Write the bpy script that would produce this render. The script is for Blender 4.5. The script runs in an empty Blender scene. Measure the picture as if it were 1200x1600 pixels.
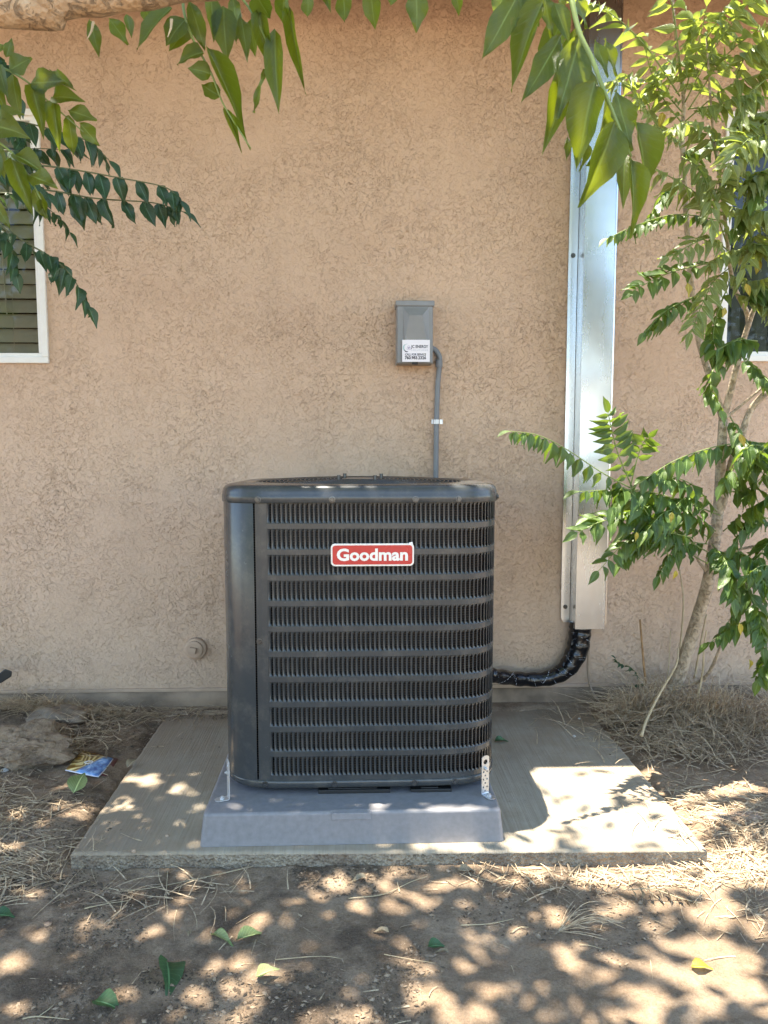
import bpy, bmesh, math, random
import numpy as np
from mathutils import Vector, Matrix

random.seed(11)
rng = np.random.default_rng(5)
SC = bpy.context.scene
R = math.radians

# ------------------------------------------------------------------ camera, sky, sun, exposure
CAM_Z = 1.20
PITCH, YAW, FPX = R(5.4), R(2.05), 1202.0
cam_d = bpy.data.cameras.new('camera')
cam = bpy.data.objects.new('camera', cam_d)
SC.collection.objects.link(cam)
cam.location = (0, 0, CAM_Z)
cam.rotation_euler = (R(90) - PITCH, 0, -YAW)
cam_d.sensor_fit = 'AUTO'; cam_d.sensor_width = 36.0
cam_d.lens = 36.0 * FPX / 1600.0
cam_d.clip_start = 0.05; cam_d.clip_end = 500
cam_d.dof.use_dof = True; cam_d.dof.focus_distance = 2.5; cam_d.dof.aperture_fstop = 22.0
SC.camera = cam

LIGHT = Vector((0.168, -0.062, -1.02)).normalized()      # the way the sunlight travels
TOSUN = -LIGHT
world = bpy.data.worlds.new('World'); SC.world = world; world.use_nodes = True
wn = world.node_tree; wn.nodes.clear()
sky = wn.nodes.new('ShaderNodeTexSky'); sky.sky_type = 'NISHITA'; sky.sun_disc = False
sky.sun_elevation = math.asin(TOSUN.z); sky.sun_rotation = math.atan2(TOSUN.x, TOSUN.y)
sky.air_density = 1.0; sky.dust_density = .1; sky.altitude = 200
bg = wn.nodes.new('ShaderNodeBackground'); bg.inputs[1].default_value = 0.15
wo = wn.nodes.new('ShaderNodeOutputWorld')
wn.links.new(sky.outputs[0], bg.inputs[0]); wn.links.new(bg.outputs[0], wo.inputs[0])
sun_d = bpy.data.lights.new('sun', 'SUN'); sun_d.energy = 4.7; sun_d.angle = R(0.53)
sun_d.color = (1.0, 0.925, 0.79)
sun = bpy.data.objects.new('sun', sun_d); SC.collection.objects.link(sun)
sun.rotation_euler = LIGHT.to_track_quat('-Z', 'Y').to_euler(); sun.location = (-2, 2, 9)
SC.view_settings.view_transform = 'Standard'; SC.view_settings.look = 'None'
SC.view_settings.exposure = 2.2; SC.view_settings.gamma = 1
SC.view_settings.use_curve_mapping = False
SC.render.engine = 'CYCLES'
SC.cycles.max_bounces = 10; SC.cycles.diffuse_bounces = 6; SC.cycles.transmission_bounces = 8
SC.cycles.sample_clamp_indirect = 6.0

# ------------------------------------------------------------------ measuring from the photograph's lens
_fw = Vector((math.sin(YAW)*math.cos(PITCH), math.cos(YAW)*math.cos(PITCH), -math.sin(PITCH)))
_rt = Vector((math.cos(YAW), -math.sin(YAW), 0)); _up = _rt.cross(_fw)
CAMP = Vector((0, 0, CAM_Z))
def ray(px, py):
    return _fw + _rt*((px-600)/FPX) + _up*((800-py)/FPX)
def at(px, py, y):                       # point on the vertical plane y
    d = ray(px, py); return CAMP + d*(y/d.y)
def flat(px, py, z):                     # point on the level plane z
    d = ray(px, py); return CAMP + d*((z-CAM_Z)/d.z)
def proj(x, y, z):                       # numpy arrays -> px, py
    dx, dy, dz = x, y, z-CAM_Z
    w = dx*_fw.x+dy*_fw.y+dz*_fw.z
    return 600+FPX*(dx*_rt.x+dy*_rt.y)/w, 800-FPX*(dx*_up.x+dy*_up.y+dz*_up.z)/w

# ------------------------------------------------------------------ helpers
COL = SC.collection
def link(o, parent=None):
    COL.objects.link(o)
    if parent is not None: o.parent = parent
    return o
class MB:
    def __init__(s): s.v = []; s.f = []; s.uv = None
    def add(s, vs, fs):
        n = len(s.v); s.v += [tuple(p) for p in vs]; s.f += [tuple(i+n for i in f) for f in fs]; return s
    def box(s, a, b, rot=None, c=None):
        x0,y0,z0 = a; x1,y1,z1 = b
        vs = [Vector(p) for p in [(x0,y0,z0),(x1,y0,z0),(x1,y1,z0),(x0,y1,z0),(x0,y0,z1),(x1,y0,z1),(x1,y1,z1),(x0,y1,z1)]]
        if rot is not None: vs = [rot @ (v-Vector(c)) + Vector(c) for v in vs]
        return s.add(vs, [(0,3,2,1),(4,5,6,7),(0,1,5,4),(1,2,6,5),(2,3,7,6),(3,0,4,7)])
    def tube(s, pts, rad, seg=10, caps=True):
        pts = [Vector(p) for p in pts]; n = len(pts)
        if not hasattr(rad, '__len__'): rad = [rad]*n
        ref = None; base = len(s.v); vs = []; fs = []
        for i, p in enumerate(pts):
            t = (pts[min(i+1,n-1)] - pts[max(i-1,0)]).normalized()
            if ref is None:
                ref = Vector((0,0,1)) if abs(t.z) < .9 else Vector((1,0,0))
            u = (ref - t*ref.dot(t)).normalized(); w = t.cross(u); ref = u
            for k in range(seg):
                a = 2*math.pi*k/seg
                vs.append(p + (u*math.cos(a)+w*math.sin(a))*rad[i])
        for i in range(n-1):
            for k in range(seg):
                a = i*seg+k; b = i*seg+(k+1)%seg
                fs.append((a,b,b+seg,a+seg))
        if caps:
            fs.append(tuple(reversed(range(seg)))); fs.append(tuple(range((n-1)*seg, n*seg)))
        return s.add(vs, fs)
    def ring_loft(s, rings, close=True, cap0=False, cap1=False):
        n = len(rings[0]); vs = [p for r in rings for p in r]; fs = []
        for i in range(len(rings)-1):
            for k in range(n if close else n-1):
                a = i*n+k; b = i*n+(k+1)%n
                fs.append((a,b,b+n,a+n))
        if cap0: fs.append(tuple(reversed(range(n))))
        if cap1: fs.append(tuple(range((len(rings)-1)*n, len(rings)*n)))
        return s.add(vs, fs)
    def build(s, name, mat, parent=None, smooth=False, bevel=0, solid=0, auto=None):
        me = bpy.data.meshes.new(name); me.from_pydata(s.v, [], s.f); me.update()
        if mat: me.materials.append(mat)
        o = link(bpy.data.objects.new(name, me), parent)
        if smooth:
            for p in me.polygons: p.use_smooth = True
        if solid:
            m = o.modifiers.new('solid', 'SOLIDIFY'); m.thickness = solid; m.offset = 0
        if bevel:
            m = o.modifiers.new('bevel', 'BEVEL'); m.width = bevel; m.segments = 2; m.limit_method = 'ANGLE'; m.angle_limit = R(35)
            m.harden_normals = False
        return o
def catmull(pts, per=8):
    pts = [Vector(p) for p in pts]
    P = [pts[0]*2-pts[1]] + pts + [pts[-1]*2-pts[-2]]; out = []
    for i in range(1, len(P)-2):
        a,b,c,d = P[i-1],P[i],P[i+1],P[i+2]
        for k in range(per):
            t = k/per
            out.append(.5*((2*b)+(c-a)*t+(2*a-5*b+4*c-d)*t*t+(3*b-a-3*c+d)*t**3))
    out.append(pts[-1]); return out
def thing(name, label, cat, loc=(0,0,0), group=None):
    o = bpy.data.objects.new(name, None); o.empty_display_size = .1; o.location = loc; link(o)
    o['label'] = label; o['category'] = cat
    if group: o['group'] = group
    bpy.context.view_layer.update()
    return o
def tag(o, label, cat, group=None):
    o['label'] = label; o['category'] = cat
    if group: o['group'] = group
    return o
def struct(o): o['kind'] = 'structure'; return o
def stuff(o): o['kind'] = 'stuff'; return o
# all parts are written in world coordinates, things keep their base as origin: shift children back
def settle(root):
    inv = Matrix.Translation(root.location).inverted()
    for ch in root.children: ch.matrix_parent_inverse = inv

# numpy noise
def _h(i, j, s):
    n = np.sin(i*127.1+j*311.7+s*74.7)*43758.5453; return n-np.floor(n)
def vnoise(x, y, s=0):
    i = np.floor(x); j = np.floor(y); u = x-i; v = y-j
    u = u*u*(3-2*u); v = v*v*(3-2*v)
    return (_h(i,j,s)*(1-u)+_h(i+1,j,s)*u)*(1-v)+(_h(i,j+1,s)*(1-u)+_h(i+1,j+1,s)*u)*v
def fbm(x, y, f, o=4, s=0):
    r = 0; a = .5
    for k in range(o): r = r+a*(vnoise(x*f, y*f, s+k*3.1)-.5); f *= 2.03; a *= .5
    return r
def sstep(a, b, x):
    t = np.clip((x-a)/(b-a), 0, 1); return t*t*(3-2*t)

# ------------------------------------------------------------------ materials
class NT:
    def __init__(s, name):
        s.m = bpy.data.materials.new(name); s.m.use_nodes = True; s.t = s.m.node_tree; s.t.nodes.clear()
        s.out = s.n('ShaderNodeOutputMaterial'); s.b = s.n('ShaderNodeBsdfPrincipled'); s.l(s.b.outputs[0], s.out.inputs[0])
        s.geo = None
    def n(s, k, **kw):
        x = s.t.nodes.new(k)
        for a, v in kw.items(): setattr(x, a, v)
        return x
    def l(s, a, b): s.t.links.new(a, b)
    def pos(s, scale=(1,1,1), kind='Object'):
        tc = s.n('ShaderNodeTexCoord'); mp = s.n('ShaderNodeMapping'); mp.inputs['Scale'].default_value = scale
        if kind == 'World':
            g = s.n('ShaderNodeNewGeometry'); s.l(g.outputs['Position'], mp.inputs[0])
        else: s.l(tc.outputs[kind], mp.inputs[0])
        return mp.outputs[0]
    def noise(s, vec, sc, det=4, rough=.55, dist=0):
        x = s.n('ShaderNodeTexNoise'); x.inputs['Scale'].default_value = sc; x.inputs['Detail'].default_value = det
        x.inputs['Roughness'].default_value = rough; x.inputs['Distortion'].default_value = dist
        if vec: s.l(vec, x.inputs['Vector'])
        return x.outputs[0]
    def ramp(s, fac, stops, interp='LINEAR'):
        x = s.n('ShaderNodeValToRGB'); x.color_ramp.interpolation = interp; e = x.color_ramp.elements
        while len(e) < len(stops): e.new(.5)
        for k, (p, c) in enumerate(stops):
            e[k].position = p; e[k].color = (c if hasattr(c, '__len__') else (c,c,c))[:3]+(1,) if hasattr(c,'__len__') else (c,c,c,1)
        s.l(fac, x.inputs[0]); return x.outputs[0]
    def mix(s, f, a, b, mode='MIX'):
        x = s.n('ShaderNodeMix', data_type='RGBA', blend_type=mode)
        for v, i in ((f,0),(a,6),(b,7)):
            if hasattr(v, 'links') or hasattr(v, 'is_linked'): s.l(v, x.inputs[i])
            elif hasattr(v, '__len__'): x.inputs[i].default_value = tuple(v)[:3]+(1,)
            else: x.inputs[i].default_value = v
        return x.outputs[2]
    def math(s, op, a, b=None, c=None):
        x = s.n('ShaderNodeMath', operation=op)
        for i, v in enumerate((a,b,c)):
            if v is None: continue
            if hasattr(v, 'is_linked'): s.l(v, x.inputs[i])
            else: x.inputs[i].default_value = v
        return x.outputs[0]
    def bump(s, h, strength=.5, dist=.01):
        x = s.n('ShaderNodeBump'); x.inputs['Strength'].default_value = strength; x.inputs['Distance'].default_value = dist
        s.l(h, x.inputs['Height']); s.l(x.outputs[0], s.b.inputs['Normal']); return x
    def set(s, **kw):
        for k, v in kw.items():
            k = k.replace('_', ' ')
            i = s.b.inputs[k]
            if hasattr(v, 'is_linked'): s.l(v, i)
            elif hasattr(v, '__len__'): i.default_value = tuple(v)[:3]+(1,)
            else: i.default_value = v
        return s

def plain(name, col, rough=.5, metal=0, var=.12, bump=0, sc=30, coat=0, spec=.5):
    t = NT(name); p = t.pos((1,1,1), 'World')
    n = t.noise(p, sc, 5)
    c = t.ramp(n, [(.25, tuple(x*(1-var) for x in col)), (.75, tuple(min(1,x*(1+var)) for x in col))])
    t.set(Base_Color=c, Metallic=metal); t.b.inputs['Specular IOR Level'].default_value = spec
    n2 = t.noise(p, sc*.4, 3)
    t.set(Roughness=t.ramp(n2, [(.3, max(.02,rough*.8)), (.7, min(1,rough*1.2))]))
    if coat: t.set(Coat_Weight=coat); t.set(Coat_Roughness=.08)
    if bump: t.bump(t.noise(p, sc*6, 4), bump, .002)
    return t.m

# stucco, truly displaced: torn lace coat with worm-like broken ridges
def mat_stucco():
    t = NT('stucco'); p = t.pos((1,1,1), 'World')
    def nz(sc, det, rough, dist):
        a = t.n('ShaderNodeTexNoise'); a.inputs['Scale'].default_value = sc; a.inputs['Detail'].default_value = det; a.inputs['Roughness'].default_value = rough; a.inputs['Distortion'].default_value = dist
        t.l(p, a.inputs['Vector']); return a.outputs[0]
    reg = t.ramp(t.noise(p, 2.6, 5, .65), [(.36, 0.15), (.60, 1.0)])            # rough and trowelled-flat areas
    reg2 = t.ramp(t.noise(p, 4.1, 4, .6), [(.40, 0.1), (.60, 1.0)])
    a = nz(46, 5, .64, .9); b = nz(20, 5, .62, 1.6)
    d = t.math('SUBTRACT', a, .50); d2 = t.math('SUBTRACT', b, .53)
    st = t.ramp(t.math('MULTIPLY_ADD', d, 10.0, .5), [(.40, 0.0), (.54, 1.0)])   # skip-trowelled crust with torn lips
    st2 = t.ramp(t.math('MULTIPLY_ADD', d2, 10.0, .5), [(.42, 0.0), (.52, 1.0)])
    e1 = t.ramp(t.math('ABSOLUTE', t.math('ADD', d, .006)), [(.002, 1.0), (.009, 0.0)])
    e2 = t.ramp(t.math('ABSOLUTE', t.math('ADD', d2, .004)), [(.002, 1.0), (.007, 0.0)])
    brk = t.ramp(nz(40, 2, .5, 0), [(.44, 0.0), (.58, 1.0)])                    # the lips come and go
    edge = t.math('MULTIPLY', t.math('MAXIMUM', t.math('MULTIPLY', e1, reg), t.math('MULTIPLY', e2, reg2)), brk)
    h = t.math('ADD', t.math('MULTIPLY', t.math('MULTIPLY', st, reg), .26), t.math('MULTIPLY', t.math('MULTIPLY', st2, reg2), .34))
    h = t.math('ADD', h, t.math('MULTIPLY', nz(85, 4, .62, .3), .42))
    h = t.math('ADD', h, t.math('MULTIPLY', nz(7, 3, .5, .5), .8))
    h = t.math('SUBTRACT', h, t.math('MULTIPLY', edge, .16))
    h = t.math('ADD', h, t.math('MULTIPLY', t.noise(p, 420, 3, .7), .05))
    big = t.noise(p, 1.1, 4, .6)
    col = t.ramp(big, [(.3, (.555,.388,.275)), (.5, (.60,.425,.303)), (.72, (.64,.460,.333))])
    col = t.mix(1.0, col, t.ramp(t.noise(p, 6, 5, .7), [(.35, (.93,.92,.91)), (.6, (1,1,1))]), 'MULTIPLY')
    sep = t.n('ShaderNodeSeparateXYZ'); t.l(p, sep.inputs[0])
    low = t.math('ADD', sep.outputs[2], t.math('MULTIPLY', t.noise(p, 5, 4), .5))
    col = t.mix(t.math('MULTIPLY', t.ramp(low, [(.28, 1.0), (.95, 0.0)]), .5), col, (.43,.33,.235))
    col = t.mix(t.math('MULTIPLY', edge, .32), col, (.25,.145,.085))            # overhang shade under the lips, darkened in the colour
    drip = t.ramp(t.noise(t.pos((9, 9, .9), 'World'), 1.0, 5, .65), [(.55, 0.0), (.72, .22)])
    col = t.mix(drip, col, (.40,.285,.20))
    patch = t.ramp(t.noise(p, .8, 3, .5, .6), [(.50, 0.0), (.53, .16)])
    col = t.mix(patch, col, (.66,.49,.36))
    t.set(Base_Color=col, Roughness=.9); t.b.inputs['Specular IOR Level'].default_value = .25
    disp = t.n('ShaderNodeDisplacement'); disp.inputs['Scale'].default_value = .0090; disp.inputs['Midlevel'].default_value = 0.5
    t.l(h, disp.inputs['Height']); t.l(disp.outputs[0], t.out.inputs['Displacement'])
    t.m.displacement_method = 'BOTH'
    return t.m

def mat_dirt():
    t = NT('dirt'); p = t.pos((1,1,1), 'World')
    n1 = t.noise(p, 3.2, 6, .65); n2 = t.noise(p, 26, 6, .7); n3 = t.noise(p, 240, 4, .7)
    c = t.ramp(n1, [(.30, (.265,.188,.125)), (.50, (.362,.263,.178)), (.72, (.435,.328,.232))])
    c = t.mix(.55, c, t.ramp(n2, [(.25, (.42,.36,.31)), (.6, (1,1,1))]), 'MULTIPLY')
    sep = t.n('ShaderNodeSeparateXYZ'); t.l(p, sep.inputs[0])
    # dark crumbs of humus: front left
    m = t.math('MULTIPLY', t.ramp(sep.outputs[0], [(.0, 1.0), (.25, .25)]), t.ramp(t.noise(p, 4.5, 6, .7), [(.47, 0.0), (.6, 1.0)]))
    c = t.mix(t.math('MULTIPLY', m, .75), c, t.ramp(n3, [(.35, (.045,.034,.026)), (.7, (.17,.12,.085))]))
    sp = t.ramp(t.noise(p, 330, 2, .5), [(.66, 0.0), (.72, 1.0)])
    c = t.mix(t.math('MULTIPLY', sp, .6), c, (.50,.41,.31))
    c = t.mix(.5, c, t.ramp(t.noise(p, 150, 5, .75), [(.32, (.50,.46,.42)), (.58, (1.12,1.12,1.12))]), 'MULTIPLY')
    t.set(Base_Color=c, Roughness=.95); t.b.inputs['Specular IOR Level'].default_value = .15
    h = t.math('ADD', t.math('MULTIPLY', n2, .7), t.math('MULTIPLY', n3, .35))
    t.bump(h, .9, .02)
    return t.m

def mat_concrete(name='broomed_concrete', side=False):
    t = NT(name); p = t.pos((1,1,1), 'World')
    broom = t.noise(t.pos((190, 3.0, 1), 'World'), 1.0, 4, .6)
    broom2 = t.noise(t.pos((60, 1.3, 1), 'World'), 1.0, 4, .7)
    big = t.noise(p, 2.4, 6, .65); pit = t.noise(p, 110, 4, .65)
    c = t.ramp(big, [(.3, (.34,.285,.215)), (.55, (.43,.37,.285)), (.75, (.50,.435,.345))])
    if side:
        ag = t.n('ShaderNodeTexVoronoi'); ag.inputs['Scale'].default_value = 120; t.l(p, ag.inputs['Vector'])
        c = t.mix(.6, c, t.ramp(ag.outputs['Color'], [(.1,(.25,.23,.21)),(.6,(.9,.85,.8))]), 'MULTIPLY')
        c = t.mix(t.ramp(t.noise(p, 14, 5, .7), [(.45,0.0),(.62,.8)]), c, (.20,.15,.11))
        h = t.math('ADD', ag.outputs['Distance'], t.noise(p, 60, 5, .7)); t.bump(h, .9, .012)
    else:
        c = t.mix(.45, c, t.ramp(broom2, [(.3,(.72,.70,.67)),(.62,(1,1,1))]), 'MULTIPLY')
        c = t.mix(.35, c, t.ramp(broom, [(.36,(.55,.52,.48)),(.55,(1,1,1))]), 'MULTIPLY')
        sep = t.n('ShaderNodeSeparateXYZ'); t.l(p, sep.inputs[0])
        # soil washed over the back and left margins
        yy = t.math('ADD', t.math('SUBTRACT', sep.outputs[1], 2.95), t.math('MULTIPLY', t.math('SUBTRACT', t.noise(p, 6, 5, .6), .5), .5))
        c = t.mix(t.ramp(yy, [(0.0,0.0),(.18,.85)]), c, (.25,.18,.12))
        c = t.mix(t.ramp(t.noise(p, 3.1, 5, .7), [(.42,0.0),(.66,.65)]), c, (.29,.215,.14))
        xs_ = t.math('ADD', t.math('MULTIPLY', sep.outputs[0], -1.0), t.math('MULTIPLY', t.noise(p, 7, 5, .65), .45))
        c = t.mix(t.ramp(xs_, [(.62,0.0),(1.0,.6)]), c, (.27,.20,.135))
        c = t.mix(t.ramp(t.noise(p, 36, 4, .7), [(.60,0.0),(.70,.35)]), c, (.20,.155,.11))
        h = t.math('ADD', t.math('MULTIPLY', broom, .8), t.math('MULTIPLY', pit, .35)); t.bump(h, .75, .004)
    t.set(Base_Color=c, Roughness=.88); t.b.inputs['Specular IOR Level'].default_value = .3
    return t.m

def mat_leaf(name, dark, light, trans, rough=.42, tw=.42):
    t = NT(name); uv = t.n('ShaderNodeUVMap'); sep = t.n('ShaderNodeSeparateXYZ'); t.l(uv.outputs[0], sep.inputs[0])
    u, v = sep.outputs[0], sep.outputs[1]
    au = t.math('ABSOLUTE', t.math('SUBTRACT', u, .5))
    mid = t.ramp(au, [(0.018, 1.0), (.045, 0.0)])
    # herring-bone veins
    w = t.math('FRACT', t.math('MULTIPLY', t.math('SUBTRACT', v, t.math('MULTIPLY', au, .55)), 9.0))
    ve = t.ramp(t.math('ABSOLUTE', t.math('SUBTRACT', w, .5)), [(.02, .6), (.09, 0.0)])
    oi = t.n('ShaderNodeObjectInfo'); p = t.pos((1,1,1), 'World')
    rnd = t.math('FRACT', t.math('ADD', oi.outputs['Random'], t.math('MULTIPLY', t.noise(p, 9, 2), 2.2)))
    c = t.mix(rnd, dark, light)
    c = t.mix(.35, c, t.ramp(t.noise(p, 60, 4), [(.3,(.55,.6,.5)),(.65,(1,1,1))]), 'MULTIPLY')
    c = t.mix(t.math('MULTIPLY', t.ramp(t.noise(p, 95, 2, .5), [(.68,0.0),(.74,1.0)]), .5), c, (.16,.12,.04))
    vein = t.math('MAXIMUM', mid, t.math('MULTIPLY', ve, .45))
    c = t.mix(t.math('MULTIPLY', vein, .75), c, tuple(min(1, x*2.6+.06) for x in light))
    t.set(Base_Color=c, Roughness=rough); t.b.inputs['Specular IOR Level'].default_value = .55
    h = t.math('SUBTRACT', t.noise(p, 180, 3), t.math('MULTIPLY', vein, .9)); t.bump(h, .35, .002)
    tr = t.n('ShaderNodeBsdfTranslucent')
    tc = t.mix(rnd, trans, tuple(x*.75 for x in trans)); tc = t.mix(t.math('MULTIPLY', vein, .5), tc, tuple(x*.45 for x in trans))
    t.l(tc, tr.inputs[0])
    ms = t.n('ShaderNodeMixShader'); ms.inputs[0].default_value = tw
    t.l(t.b.outputs[0], ms.inputs[1]); t.l(tr.outputs[0], ms.inputs[2]); t.l(ms.outputs[0], t.out.inputs[0])
    return t.m

def mat_bark(name, c1, c2, c3):
    t = NT(name); p = t.pos((1,1,1), 'World')
    n = t.noise(p, 24, 6, .65, .4); s = t.noise(p, 7, 4, .6)
    c = t.ramp(n, [(.28, c1), (.5, c2), (.72, c3)])
    c = t.mix(t.ramp(s, [(.5,0.0),(.68,.6)]), c, tuple(x*.6 for x in c1))
    t.set(Base_Color=c, Roughness=.8)
    w = t.n('ShaderNodeTexVoronoi'); w.inputs['Scale'].default_value = 130; t.l(p, w.inputs['Vector'])
    fis = t.ramp(t.noise(p, 60, 5, .7, 1.0), [(.36,0.0),(.48,1.0)])
    c = t.mix(t.math('MULTIPLY', t.math('SUBTRACT', 1.0, fis), .3), c, tuple(x*.6 for x in c1)); t.set(Base_Color=c)
    t.bump(t.math('ADD', t.math('ADD', n, fis), t.math('MULTIPLY', w.outputs['Distance'], .4)), .8, .008)
    return t.m

def mat_paint():
    t = NT('charcoal_paint'); p = t.pos((1,1,1), 'World')
    d = t.noise(p, 5, 6, .7); dd = t.noise(p, 160, 3, .6)
    c = t.ramp(d, [(.35,(.042,.046,.048)), (.65,(.052,.055,.056))])
    dust = t.math('MULTIPLY', t.ramp(t.noise(p, 14, 6, .7), [(.48,0.0),(.78,.30)]), t.ramp(dd, [(.3,.5),(.6,1.0)]))
    c = t.mix(dust, c, (.24,.205,.165))
    t.set(Base_Color=c, Roughness=t.ramp(d, [(.3,.18),(.7,.30)])); t.b.inputs['Specular IOR Level'].default_value = .5
    t.bump(t.noise(p, 900, 2), .06, .001)
    return t.m

def mat_galv(name='galvanised_sheet', base=(.55,.57,.59), rough=.22, sp=26):
    t = NT(name); p = t.pos((1,1,1), 'World')
    v = t.n('ShaderNodeTexVoronoi'); v.inputs['Scale'].default_value = sp; t.l(p, v.inputs['Vector'])
    c = t.mix(.05, base, t.ramp(v.outputs['Color'], [(.2,.5),(.8,1.0)]), 'MULTIPLY')
    sm = t.noise(t.pos((9,9,2.2), 'World'), 1.0, 5, .65)
    c = t.mix(t.ramp(sm, [(.5,0.0),(.75,.12)]), c, (.50,.46,.40))
    t.set(Base_Color=c, Metallic=1.0, Roughness=t.ramp(sm, [(.3,rough),(.7,rough*1.5)]))
    return t.m

def mat_wrap():
    t = NT('black_pipe_wrap'); p = t.pos((1,1,1), 'World')
    fold = t.noise(t.pos((30,30,55), 'World'), 1.0, 3, .6, 1.2)
    st = t.noise(t.pos((30,30,22), 'World'), 1.0, 2, .5, 2.6)
    c = (.007,.007,.009)
    t.set(Base_Color=c, Roughness=.10); t.b.inputs['Specular IOR Level'].default_value = .5
    t.bump(fold, .16, .02)
    return t.m

def mat_glass():
    t = NT('window_glass')
    t.set(Base_Color=(.85,.9,.88), Roughness=.02)
    tp = t.n('ShaderNodeBsdfTransparent'); tp.inputs[0].default_value = (.78,.80,.76,1)
    gl = t.n('ShaderNodeBsdfGlossy'); gl.inputs['Roughness'].default_value = .03
    fr = t.n('ShaderNodeFresnel'); fr.inputs[0].default_value = 1.5
    ms = t.n('ShaderNodeMixShader'); t.l(t.math('MULTIPLY', fr.outputs[0], 1.0), ms.inputs[0]); t.l(tp.outputs[0], ms.inputs[1]); t.l(gl.outputs[0], ms.inputs[2])
    t.l(ms.outputs[0], t.out.inputs[0]); return t.m

def mat_straw():
    t = NT('straw'); p = t.pos((1,1,1), 'World')
    n = t.noise(p, 75, 3, .6)
    t.set(Base_Color=t.ramp(n, [(.3,(.25,.175,.105)),(.5,(.455,.340,.215)),(.7,(.61,.485,.33))]), Roughness=.7); return t.m

def mat_fins():
    t = NT('coil_fins'); p = t.pos((1,1,1), 'World')
    w = t.n('ShaderNodeTexWave', wave_type='BANDS', bands_direction='Z'); w.inputs['Scale'].default_value = 42; t.l(p, w.inputs['Vector'])
    c = t.ramp(w.outputs['Fac'], [(.80,(.012,.010,.009)),(.96,(.12,.085,.06))])
    t.set(Base_Color=c, Roughness=.5, Metallic=.3); return t.m

def mat_booklet():
    t = NT('printed_booklet'); p = t.pos((1,1,1), 'Generated')
    sep = t.n('ShaderNodeSeparateXYZ'); t.l(p, sep.inputs[0])
    w = t.n('ShaderNodeTexWave', wave_type='RINGS', rings_direction='SPHERICAL'); w.inputs['Scale'].default_value = 2.2; w.inputs['Distortion'].default_value = 3
    mp = t.n('ShaderNodeMapping'); mp.inputs['Location'].default_value = (-.55,-.5,0); t.l(p, mp.inputs[0]); t.l(mp.outputs[0], w.inputs['Vector'])
    gold = t.ramp(w.outputs['Fac'], [(.2,(.20,.10,.02)),(.55,(.55,.33,.06)),(.9,(.75,.62,.30))])
    blue = t.ramp(t.noise(p, 6, 4), [(.35,(.03,.10,.36)),(.6,(.22,.42,.72)),(.75,(.75,.8,.85))])
    f = t.ramp(t.math('ADD', sep.outputs[0], t.math('MULTIPLY', sep.outputs[1], -.75)), [(.12,0.0),(.22,1.0)])
    c = t.mix(f, gold, blue)
    t.set(Base_Color=c, Roughness=.3); return t.m

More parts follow.
